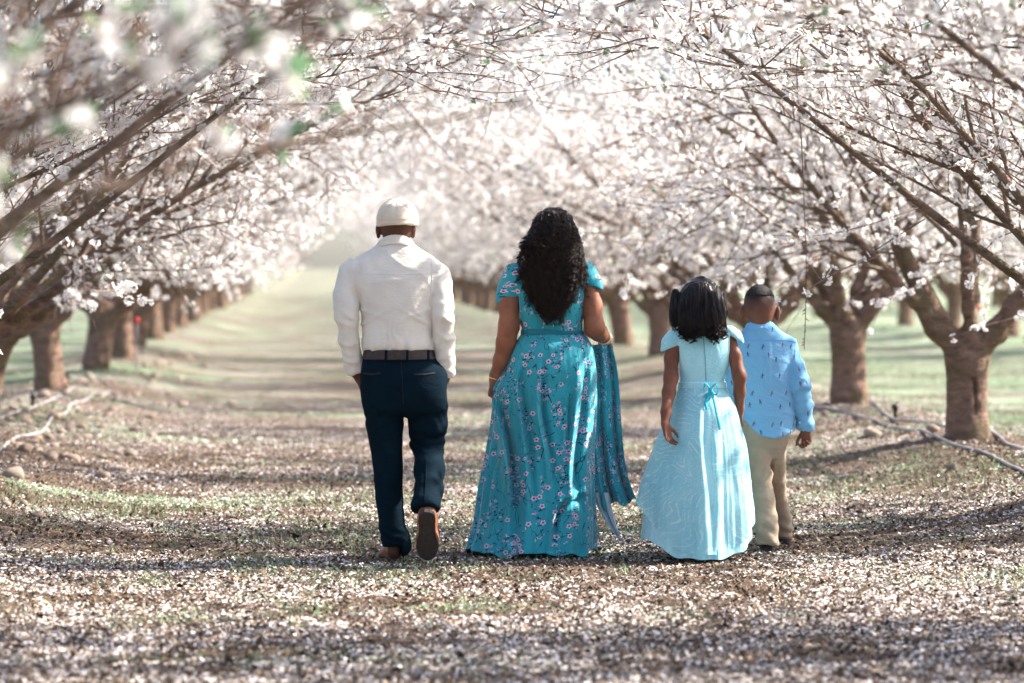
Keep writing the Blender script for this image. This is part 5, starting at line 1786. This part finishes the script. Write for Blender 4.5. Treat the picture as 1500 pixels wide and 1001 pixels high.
hand(F, q(1087, 622, 0.07), (0.05, 0.1, -1), (0.4, 0.9, 0), (0.9, -0.3, 0), 0.74, [(0.5, 0.6, 0.4)] * 4, (0.5, 0.4), 0.003)
F.chain([c(1110, 645, 13, 0.0), c(1116, 695, 10, 0.02), c(1122, 750, 9, -0.01), c(1125, 792, 7, -0.02)], 0.03)
F.chain([c(1136, 645, 13, 0.02), c(1138, 695, 10, 0.14), c(1143, 745, 8.5, 0.30), c(1149, 780, 7, 0.42)], 0.03)
boy.add('body', F.mesh('body', SK_BOY, 0.08))
F = Field((-0.13, -0.14, 1.05), (0.13, 0.17, 1.40), 0.0035)
F.ball(q(1112.5, 446.3, 0.015), (r(23.8), 0.096, r(29.8)), 0)
F.cut_plane(q(1112, 432, -0.09), (0, -0.12, -1))
boy.add('hair', F.mesh('hair', M_BOYHAIR, 0.0, lambda P, N: 0.0015 * vnoise(P * 220, 3) + 0.001 * vnoise(P * 90, 4)))

F = Field((-0.25, -0.20, 0.55), (0.27, 0.20, 1.20), 0.0058)
F.loft([key(476, 1094, 1135, 0.058), key(485, 1086, 1144, 0.062), key(493, 1076, 1158, 0.068), key(504, 1070, 1166, 0.080), key(530, 1074, 1164, 0.096, -0.004), key(570, 1079, 1163, 0.104, -0.006), key(605, 1083, 1164, 0.110, -0.008), key(645, 1086, 1163, 0.114, -0.008)], 0.018, 2.2)
F.chain([c(1156, 507, 13.5), c(1165, 535, 13.4, -0.02), c(1172, 562, 13.8, -0.045), c(1176.5, 595, 13.0, -0.02), c(1180, 622, 10.8, 0.0), c(1180.5, 632, 10.4, 0.01)], 0.018)
F.chain([c(1086, 508, 13.0), c(1077, 535, 12.5, 0.0), c(1074, 560, 12.0, 0.02), c(1079, 590, 11.0, 0.04), c(1084, 612, 9.8, 0.06)], 0.018)
F.cut_plane(q(1180, 630.5, 0.01), (0.0, 0, -1), (q(1166.5, 0)[0], -0.2, 0.5), (0.28, 0.2, 1.0))
# shirt tail: low in the middle, rising to the sides
sl, X, Y, Z = F.block((-0.3, -0.3, 0.5), (q(1165.5, 0)[0], 0.3, 0.9), 0)
ctr = q(1132, 641)[0]
hemz = q(0, 640)[2] + 0.055 * np.clip(np.abs(X - ctr) / 0.12, 0, 1.2) ** 2.2
F.A[sl] = np.maximum(F.A[sl], (hemz - Z) * 0.8)
bw = cloth_wrinkle(0.0050, 81, (6, 6, 15), 0.8)


def boy_w(P, N):
    arms = np.clip((P[:, 0] - q(1160, 0)[0]) / 0.02, 0, 1)
    d = bw(P, N) * (0.7 + 0.7 * arms)
    el = np.exp(-((P[:, 2] - q(0, 570)[2]) / 0.07) ** 2) * arms
    d = d + 0.0035 * el * np.sin(P[:, 2] * 120 - P[:, 0] * 50 + 4 * vnoise(P * 12, 5))
    for (z0, sl_) in ((590, 0.5), (575, 0.8), (607, 0.25)):
        t = q(1163, 0)[0] - P[:, 0]
        d = d + 0.005 * np.exp(-((P[:, 2] - q(0, z0)[2] - sl_ * t) / 0.010) ** 2) * np.clip(1 - t / 0.15, 0, 1) * (t > 0)
    # box pleat down the middle of the back
    xp = q(1122, 0)[0]
    w = 0.018
    d = d + 0.0035 * (1 / (1 + np.exp(-(w - np.abs(P[:, 0] - xp)) / 0.002))) * (P[:, 1] < 0) * np.clip((q(0, 500)[2] - P[:, 2]) / 0.01, 0, 1) * np.clip((P[:, 2] - q(0, 580)[2]) / 0.10, 0, 1)
    return d


def boy_uv(P, N): return np.stack([np.arctan2(P[:, 0] * 1.0, -P[:, 1] + 0.06) * 0.16, P[:, 2]], -1)


bs_me = F.mesh('shirt', M_BLUE, 0.0, boy_w, lambda P, N: np.stack([P[:, 0] + 0.35 * P[:, 1], P[:, 2]], -1), smooth=1)
bshirt = boy.add('shirt', bs_me)
btree = bvh_of(bs_me)
drape('yoke_seam', btree, [(1074, 501), (1100, 498), (1122, 497.5), (1146, 498), (1166, 501)], 0.004, 0.0013, M_PLEAT, boy, parent=bshirt)
drape('armhole_seam', btree, [(1164, 502), (1163, 525), (1161, 550), (1161, 574)], 0.004, 0.0012, M_PLEAT, boy, parent=bshirt)
F = Field(q(1180, 634, 0) - 0.08, q(1180, 618, 0) + 0.08, 0.004)
F.cone(q(1179.5, 616, 0.0), q(1180.5, 632, 0.01), r(11.6), r(11.0), 0)
F.cut_plane(q(1180, 616, 0), (0.02, 0, 1)); F.cut_plane(q(1180, 630.8, 0), (0, 0, -1))
cuff = boy.add('cuff', F.mesh('cuff', M_CHAM, 0.0, cloth_wrinkle(0.0012, 85)), bshirt)
F = Field((-0.11, -0.11, 1.05), (0.11, 0.12, 1.20), 0.003)
F.loft([key(484, 1090, 1138, 0.068), key(476, 1093, 1135, 0.062), key(466, 1095, 1133, 0.058)], 0)
F.cut_plane(q(1114, 469.5, -0.058), (0, 0.40, 1)); F.cut_plane(q(1114, 482, -0.065), (0, -0.25, -1))
collar_me = F.mesh('collar', M_CHAM, 0.0, cloth_wrinkle(0.0008, 86), smooth=1)
bcol = boy.add('collar', collar_me, bshirt)
for (x, y_, o) in ((1114, 479, bvh_of(collar_me)), (1171, 619, None)):
    p = q(x, y_)
    h = (o or btree).ray_cast(Vector((p[0], -1.5, p[2])), Vector((0, 1, 0)))[0] or Vector(p)
    F = Field(np.array(h) - 0.012, np.array(h) + 0.012, 0.002)
    F.ball(np.array(h), (0.0055, 0.004, 0.0055), 0)
    boy.add('button', F.mesh('button', M_BUTTON), bshirt)

F = Field((-0.20, -0.22, 0.02), (0.24, 0.62, 0.72), 0.006)
F.loft([key(612, 1088, 1158, 0.098, -0.004), key(630, 1088, 1156, 0.104, -0.008), key(650, 1093, 1152, 0.085, 0.0), key(672, 1102, 1146, 0.04, 0.02)], 0.02)
F.chain([c(1107, 640, 17.0, -0.01), c(1110.5, 665, 16.2, -0.01), c(1114.5, 695, 15.4, 0.01), c(1119, 735, 16.2, 0.0), c(1123, 765, 16.6, -0.02), c(1125.5, 794, 15.8, -0.03)], 0.02)
F.chain([c(1137, 640, 16.0, 0.0), c(1136, 668, 14.5, 0.06), c(1137.5, 698, 13.4, 0.15), c(1141, 735, 12.6, 0.27), c(1146, 760, 12.6, 0.35), c(1149.5, 776, 12.4, 0.40)], 0.02)
F.cut_plane(q(1125, 798, -0.03), (-0.06, 0, -1), (-0.2, -0.25, 0), (q(1140, 0)[0], 0.12, 0.2))
kw = cloth_wrinkle(0.0042, 91, (6, 6, 12), 0.8)


def khaki_w(P, N):
    low = np.exp(-np.clip(P[:, 2] - 0.05, 0, 1) / 0.10)
    d = kw(P, N) + 0.005 * low * np.sin(P[:, 2] * 95 + P[:, 0] * 60 + 7 * vnoise(P * 8, 12))
    kn = np.exp(-((P[:, 2] - q(0, 690)[2]) / 0.07) ** 2)
    return d + 0.004 * kn * np.sin(P[:, 2] * 60 - P[:, 0] * 110 + 6 * vnoise(P * 8, 17))


kh = boy.add('trousers', F.mesh('trousers', M_KHAKI, 0.0, khaki_w, smooth=1))
shoe(boy, q(1124, 805.5, -0.06), (0.02, 1, 0.0), (0, 0, 1), 0.225, 0.090, M_SHOE, M_SOLE)
shoe(boy, q(1150, 795, 0.36), (0.06, 1, -0.06), (0, 0.06, 1), 0.225, 0.090, M_SHOE, M_SOLE)

# ------------------------------------------------------------------ stones, hoses, stakes
import bmesh
M_STONE = None


def stone_material():
    m, nt, b = new_mat('river_stone')
    k = NT(nt)
    c = k.coord()
    rnd = k.n('ObjectInfo').outputs['Random']
    base = k.ramp(rnd, [(0.0, (0.20, 0.135, 0.10)), (0.35, (0.29, 0.205, 0.15)), (0.7, (0.23, 0.18, 0.145)), (1.0, (0.33, 0.26, 0.20))])
    col = k.mix(k.range(k.noise(c, 9, 5, 0.65), 0.35, 0.7, 0.0, 0.55), base, (0.16, 0.115, 0.09))
    col = k.mix(k.range(k.noise(c, 40, 3, 0.6), 0.55, 0.7, 0.0, 0.4), col, (0.52, 0.45, 0.38))
    k.put(b.inputs['Base Color'], col)
    b.inputs['Roughness'].default_value = 0.8
    k.put(b.inputs['Normal'], k.bump(k.noise(c, 35, 5, 0.6), 0.4, 0.01))
    return m


M_STONE = stone_material()
STONES = []
for i in range(7):
    bm = bmesh.new()
    bmesh.ops.create_icosphere(bm, subdivisions=3, radius=1.0)
    V = np.array([v.co[:] for v in bm.verts])
    gs = np.random.default_rng(300 + i)
    V = V * (1 + 0.22 * fbm(V * 0.9 + 7 * i, 2, i)[:, None] + 0.03 * fbm(V * 3.5, 2, i + 40)[:, None])
    V = np.sign(V) * np.abs(V) ** 0.92
    V *= np.array([1.0, gs.uniform(0.65, 0.9), gs.uniform(0.5, 0.72)])
    for v, p in zip(bm.verts, V): v.co = p
    me = bpy.data.meshes.new('stone')
    bm.to_mesh(me); bm.free()
    me.materials.append(M_STONE)
    me.polygons.foreach_set('use_smooth', np.ones(len(me.polygons), bool))
    STONES.append(me)


def stone(px, py, wpx, label, group, sink=0.42):
    x, y, z = ground_hit(px, py)
    s = wpx * y / FPX / 2
    o = link('stone', STONES[int(gst.integers(0, 7))])
    o.location = (x, y, z + s * (0.6 - sink))
    o.rotation_euler = (gst.normal(0, 0.2), gst.normal(0, 0.2), gst.uniform(0, 6.28))
    o.scale = (s, s, s)
    tag(o, label, 'stone', group)
    return o


gst = np.random.default_rng(77)
GL, GR = 'rounded stones on the left bank', 'stones along the right bank'
for (px, py, w, lab) in [
        (36, 662, 27, 'tan rounded stone under the pale hose on the left bank'), (20, 700, 40, 'large brown stone at the left picture edge'),
        (90, 636, 20, 'upright oval stone beside the bend in the pale hose'), (72, 643, 17, 'small brown stone left of the oval stone by the hose'),
        (95, 673, 21, 'reddish stone lowest on the left bank slope'), (8, 742, 22, 'bottom-most stone at the left picture edge'),
        (38, 618, 22, 'tan stone just right of the cut-off left trunk'), (65, 583, 22, 'round stone at the foot of the leaning left trunk'),
        (20, 600, 14, 'small stone against the base of the cut-off left trunk'), (340, 594, 18, 'single brown stone lying out on the path behind the man'),
        (74, 672, 26, 'flat tan stone half buried below the pale hose'), (103, 625, 18, 'pale stone above the oval stone by the hose'),
        (150, 540, 18, 'rounded stone at the foot of the third left trunk'), (118, 560, 16, 'rounded stone between the second and third left trunks'),
        (55, 758, 20, 'lone stone on the green patch at lower left'), (35, 742, 20, 'angular stone beside the bottom-most left stone')]:
    stone(px, py, w, lab, GL)
for i in range(95):                                    # the crowd of cobbles up the bank
    u = -2.15 + gst.normal(0, 0.42) + 0.2
    v = 19.5 + 24 * gst.uniform(0, 1) ** 1.3
    x, y = uv_to_xy(u, v)
    px = 750 + x / y * FPX
    if px < -20 or u > -1.2: continue
    o = link('stone', STONES[int(gst.integers(0, 7))])
    s = gst.uniform(0.028, 0.066)
    o.location = (x, y, gz(x, y) + s * 0.08); o.rotation_euler = (gst.normal(0, 0.2), gst.normal(0, 0.2), gst.uniform(0, 6.28)); o.scale = (s, s, s)
    tag(o, 'one of many small rounded cobbles scattered up the mossy left bank', 'stone', 'small cobbles on the left bank')
for (px, py, w, lab) in [
        (1278, 640, 28, 'broad pale stone on the right bank below the hoses'), (1392, 642, 22, 'rounded stone at the foot of the cracked trunk'),
        (1394, 686, 16, 'small stone on the slope below the cracked trunk'), (1208, 608, 15, 'small tan stone beside the hose near the boy'),
        (1326, 652, 16, 'half-buried stone between the pale stone and the cracked trunk'), (1365, 632, 24, 'flat stone tucked behind the front hose'),
        (1453, 812, 22, 'flat tan stone in the petals at lower right'), (1428, 650, 14, 'tiny stone right of the cracked trunk')]:
    stone(px, py, w, lab, GR)

M_HOSE = simple_mat('grey_poly_hose', (0.30, 0.28, 0.29), 0.5, 0.15, 8, 0.1, 60)
M_HOSE_PALE = simple_mat('sun_bleached_hose', (0.34, 0.32, 0.31), 0.5, 0.12, 8, 0.1, 60)
M_BLACK = simple_mat('black_plastic', (0.015, 0.015, 0.016), 0.5)
M_RED = simple_mat('red_plastic', (0.62, 0.035, 0.02), 0.45, 0.1)


def hose(pts, rad, mat, label):
    P = []
    for (a, b) in pts:
        x, y, z = ground_hit(a, b)
        P.append((x, y, z + rad * 0.8))
    P = catmull(np.array(P), 10)
    P[:, 2] = np.maximum(P[:, 2], ground_z(P[:, 0], P[:, 1]) + rad * 0.55)
    T = Tubes(); T.add(P, np.full(len(P), rad), 10)
    o = link('irrigation_hose', T.mesh('irrigation_hose', mat))
    return tag(o, label, 'hose', 'irrigation hoses')


hose([(1170, 594), (1192, 598), (1240, 606), (1290, 622), (1330, 632), (1352, 634), (1400, 655), (1440, 665), (1470, 682), (1500, 694), (1540, 712)], 0.0115, M_HOSE, 'long grey irrigation hose running in front of both right trunks')
hose([(1264, 587), (1280, 592), (1292, 604), (1310, 616), (1345, 619), (1375, 624), (1388, 627)], 0.0115, M_HOSE, 'grey hose running from the second right trunk to the cracked trunk')
hose([(1446, 634), (1462, 640), (1474, 652), (1490, 658), (1520, 668)], 0.0115, M_HOSE, 'short grey hose leaving the cracked trunk towards the right edge')
hose([(-20, 672), (0, 662), (22, 645), (48, 638), (62, 634), (72, 620), (78, 612), (97, 607), (104, 594), (125, 588), (135, 580)], 0.010, M_HOSE_PALE, 'pale bleached hose zigzagging over the left bank stones')
hose([(-20, 622), (0, 614), (25, 605), (50, 598), (90, 580), (110, 568)], 0.008, M_HOSE_PALE, 'pale hose lying behind the stones near the left trunks')
hose([(150, 583), (160, 574), (166, 580), (185, 590), (215, 598), (250, 604)], 0.008, M_HOSE_PALE, 'pale dry hose end curling out onto the path')


def stake(px, py, h, label, cap=None):
    x, y, z = ground_hit(px, py)
    t = empty('sprinkler_stake', (x, y, z))
    tag(t, label, 'sprinkler', 'sprinkler stakes')
    T = Tubes(); T.add([(0, 0, -0.05), (0, 0, h * 0.55), (0.004, 0, h * 0.56), (0.004, 0, h * 0.62)], [0.013, 0.013, 0.022, 0.021], 8)
    link('riser', T.mesh('riser', M_BLACK), t)
    T = Tubes(); T.add([(0, 0, h * 0.6), (0, 0, h * 0.62), (0, 0, h * 0.88), (0, 0, h * 0.9)], [0.001, 0.024, 0.024, 0.001], 10)
    T.add([(0, 0, h * 0.88), (0.012, 0, h), (0.03, 0, h * 1.02)], [0.006, 0.005, 0.005], 6)
    link('sprinkler_head', T.mesh('sprinkler_head', cap or M_BLACK), t)
    T = Tubes(); T.add(catmull(np.array([(0.01, 0, h * 0.6), (0.10, 0.02, h * 0.35), (0.16, 0.0, 0.015)]), 6), np.full(13, 0.005), 6)
    link('feed_tube', T.mesh('feed_tube', M_HOSE_PALE), t)


stake(1311, 615, 0.135, 'black sprinkler stake between the two right trunks')
stake(48, 600, 0.15, 'black sprinkler stake at the foot of the leaning left trunk')
stake(98, 566, 0.15, 'black sprinkler stake between the second and third left trunks')
for (px, py, y, lab) in ((200, 470, 36.0, 'small red-capped marker stake beyond the left trunks'), (1435, 452, 40.0, 'small red-capped marker stake seen through the fork of the cracked tree')):
    d = ray(px, py)
    x, h = d.x / d.y * y, CAM_H + d.z / d.y * y - gz(d.x / d.y * y, y)
    t = empty('marker_stake', (x, y, gz(x, y)))
    tag(t, lab, 'stake', 'red marker stakes')
    T = Tubes(); T.add([(0, 0, -0.1), (0, 0, h)], [0.010, 0.010], 8)
    link('post', T.mesh('post', M_HOSE_PALE), t)
    T = Tubes(); T.add([(0, 0, h - 0.03), (0, 0, h - 0.02), (0, 0, h + 0.02), (0, 0, h + 0.045)], [0.002, 0.035, 0.035, 0.004], 10)
    link('cap', T.mesh('cap', M_RED), t)


# ------------------------------------------------------------------ close sprays of blossom and the bare hanging twig on the right
def local_to(tree, P):
    bpy.context.view_layer.update()
    M = np.array(tree.matrix_world.inverted())
    return np.asarray(P) @ M[:3, :3].T + M[:3, 3]


def view_pt(px, py, y):
    d = ray(px, py)
    d = d / d.y
    return np.array([d.x * y, y, CAM_H + d.z * y])


g6 = np.random.default_rng(606)
# one flower in full: five notched petals, a pink throat and a tuft of stamens
fv, ff, fuv = [], [], []
for i in range(5):
    a = i * 2 * math.pi / 5
    ca, sa = math.cos(a), math.sin(a)
    prof = [(0.06, 0.0, 0.0, 0.0), (0.40, -0.26, 0.10, 0.4), (0.80, -0.40, 0.20, 0.8), (1.0, -0.16, 0.25, 1.0), (0.93, 0.0, 0.21, 0.95), (1.0, 0.16, 0.25, 1.0), (0.80, 0.40, 0.20, 0.8), (0.40, 0.26, 0.10, 0.4), (0.62, 0.0, 0.08, 0.6)]
    b0 = len(fv)
    for (r_, t_, z_, u_) in prof:
        fv.append((r_ * ca - t_ * sa, r_ * sa + t_ * ca, z_)); fuv.append((u_, 0.5))
    for j in range(8): ff.append((b0 + 8, b0 + j, b0 + (j + 1) % 8))
for i in range(9):
    a = i * 2 * math.pi / 9 + 0.2
    b0 = len(fv)
    rr = 0.22 if i % 2 else 0.14
    fv += [(0.03 * math.cos(a + 1.5), 0.03 * math.sin(a + 1.5), 0.02), (-0.03 * math.cos(a + 1.5), -0.03 * math.sin(a + 1.5), 0.02), (rr * math.cos(a), rr * math.sin(a), 0.32)]
    fuv += [(0.0, 0), (0.0, 0), (0.25, 0)]
    ff.append((b0, b0 + 1, b0 + 2))
FLOWER_ME = np_mesh('blossom', np.array(fv), None, np.array(ff), M_BLOSSOM, True, np.array(fuv))


def spray(tree, pts, y, groups, r0=0.0045):
    """a twig with single flowers on it; pts outline the twig, groups = (position along, count)"""
    P = catmull(np.array([view_pt(a, b, yy) for (a, b), yy in zip(pts, np.linspace(y[0], y[1], len(pts)))]), 8)
    L = local_to(tree, P)
    T = Tubes(); T.add(L, np.linspace(r0, 0.0014, len(L)), 6)
    for tt in g6.uniform(0.05, 0.98, 14):
        c_, d_ = along(L, tt)
        T.add([c_, c_ + off_axis(d_, R(65), g6) * g6.uniform(0.008, 0.02)], [0.0026, 0.0015], 4)
    tw = link('twig', T.mesh('twig', M_TWIG), tree)
    for (tt, cnt) in groups:
        c_, d_ = along(L, tt)
        for i in range(cnt):
            o_ = unit(g6.normal(0, 1, 3) + np.array([0, -0.5, 0.1]))
            f = link('blossom', FLOWER_ME, tw)
            pos = c_ + o_ * g6.uniform(0.012, 0.030) + d_ * g6.normal(0, 0.02)
            f.location = pos
            n_ = unit(o_ + g6.normal(0, 0.5, 3))
            f.rotation_euler = Vector(n_).to_track_quat('Z', 'X').to_euler()
            s_ = g6.uniform(0.019, 0.025)
            f.scale = (s_, s_, s_ * g6.uniform(0.7, 1.6))


spray(TREE_CRACK, [(1560, 440), (1500, 462), (1440, 478), (1392, 497)], (20.4, 20.0), [(0.97, 3), (0.74, 4), (0.66, 4), (0.36, 5), (0.30, 4), (0.15, 4)])
spray(TREE_CRACK, [(1420, 392), (1370, 405), (1320, 432), (1276, 448)], (20.6, 20.2), [(0.95, 7), (0.82, 5), (0.68, 6), (0.60, 5), (0.45, 4)])
spray(TREE_CRACK, [(1440, 420), (1400, 392), (1352, 362), (1310, 338), (1290, 326)], (20.8, 20.4), [(0.95, 7), (0.86, 7), (0.76, 8), (0.68, 8), (0.58, 8), (0.50, 7), (0.40, 7), (0.28, 6)])
spray(TREE_EDGE, [(1290, 375), (1235, 395), (1180, 425), (1136, 446)], (17.2, 16.6), [(0.97, 5), (0.70, 3), (0.45, 4)])
spray(TREE_EDGE, [(1360, 300), (1270, 330), (1200, 345), (1130, 345)], (17.4, 16.8), [(0.9, 5), (0.75, 6), (0.62, 5), (0.5, 6), (0.35, 6), (0.2, 6)])
spray(TREE_EDGE, [(1520, 330), (1460, 350), (1432, 388), (1418, 420)], (17.4, 17.0), [(0.92, 5), (0.8, 5), (0.6, 6), (0.45, 5), (0.3, 5)])

gsp = np.random.default_rng(88)
for i, (a, b) in enumerate([(1175, 300), (1225, 285), (1262, 330), (1300, 262), (1345, 305), (1385, 335), (1422, 290), (1465, 392), (1340, 395), (1215, 395), (1478, 300), (1250, 225)]):
    L_ = gsp.uniform(90, 170)
    y_ = gsp.uniform(16.6, 17.6) if i % 2 else gsp.uniform(19.6, 20.6)
    spray(TREE_EDGE if i % 2 else TREE_CRACK, [(a + L_, b - L_ * gsp.uniform(0.35, 0.6)), (a + L_ * 0.6, b - L_ * 0.28), (a + L_ * 0.3, b - L_ * 0.08), (a, b + gsp.uniform(0, 10))], (y_ + 0.3, y_),
          [(t_, int(gsp.integers(1, 4))) for t_ in gsp.uniform(0.25, 0.98, 6)], 0.004)

# the bare twig that hangs straight down beside the boy
P = catmull(np.array([view_pt(a, b, yy) for a, b, yy in ((1240, -60, 17.0), (1205, -10, 16.9), (1172, 60, 16.8), (1168, 130, 16.8), (1174, 210, 16.8), (1178, 300, 16.8), (1181, 390, 16.8), (1180, 460, 16.8), (1178, 512, 16.8))]), 8)
L = local_to(TREE_EDGE, P)
T = Tubes(); T.add(L, np.linspace(0.0042, 0.0022, len(L)), 6)
for tt in np.concatenate([g6.uniform(0.15, 0.8, 14), g6.uniform(0.8, 0.99, 14)]):
    c_, d_ = along(L, tt)
    T.add([c_, c_ + off_axis(d_, R(60), g6) * g6.uniform(0.010, 0.030)], [0.0028, 0.0014], 4)
c_, d_ = along(L, 0.74)
s1 = catmull(np.array([c_, c_ + [-0.06, 0, -0.07], c_ + [-0.11, 0, -0.15], c_ + [-0.17, 0.01, -0.19]]), 5)
T.add(s1, np.linspace(0.003, 0.0014, len(s1)), 5)
o = link('hanging_twig', T.mesh('hanging_twig', M_TWIG), TREE_EDGE)
o['label'] = 'bare dead twig hanging straight down'
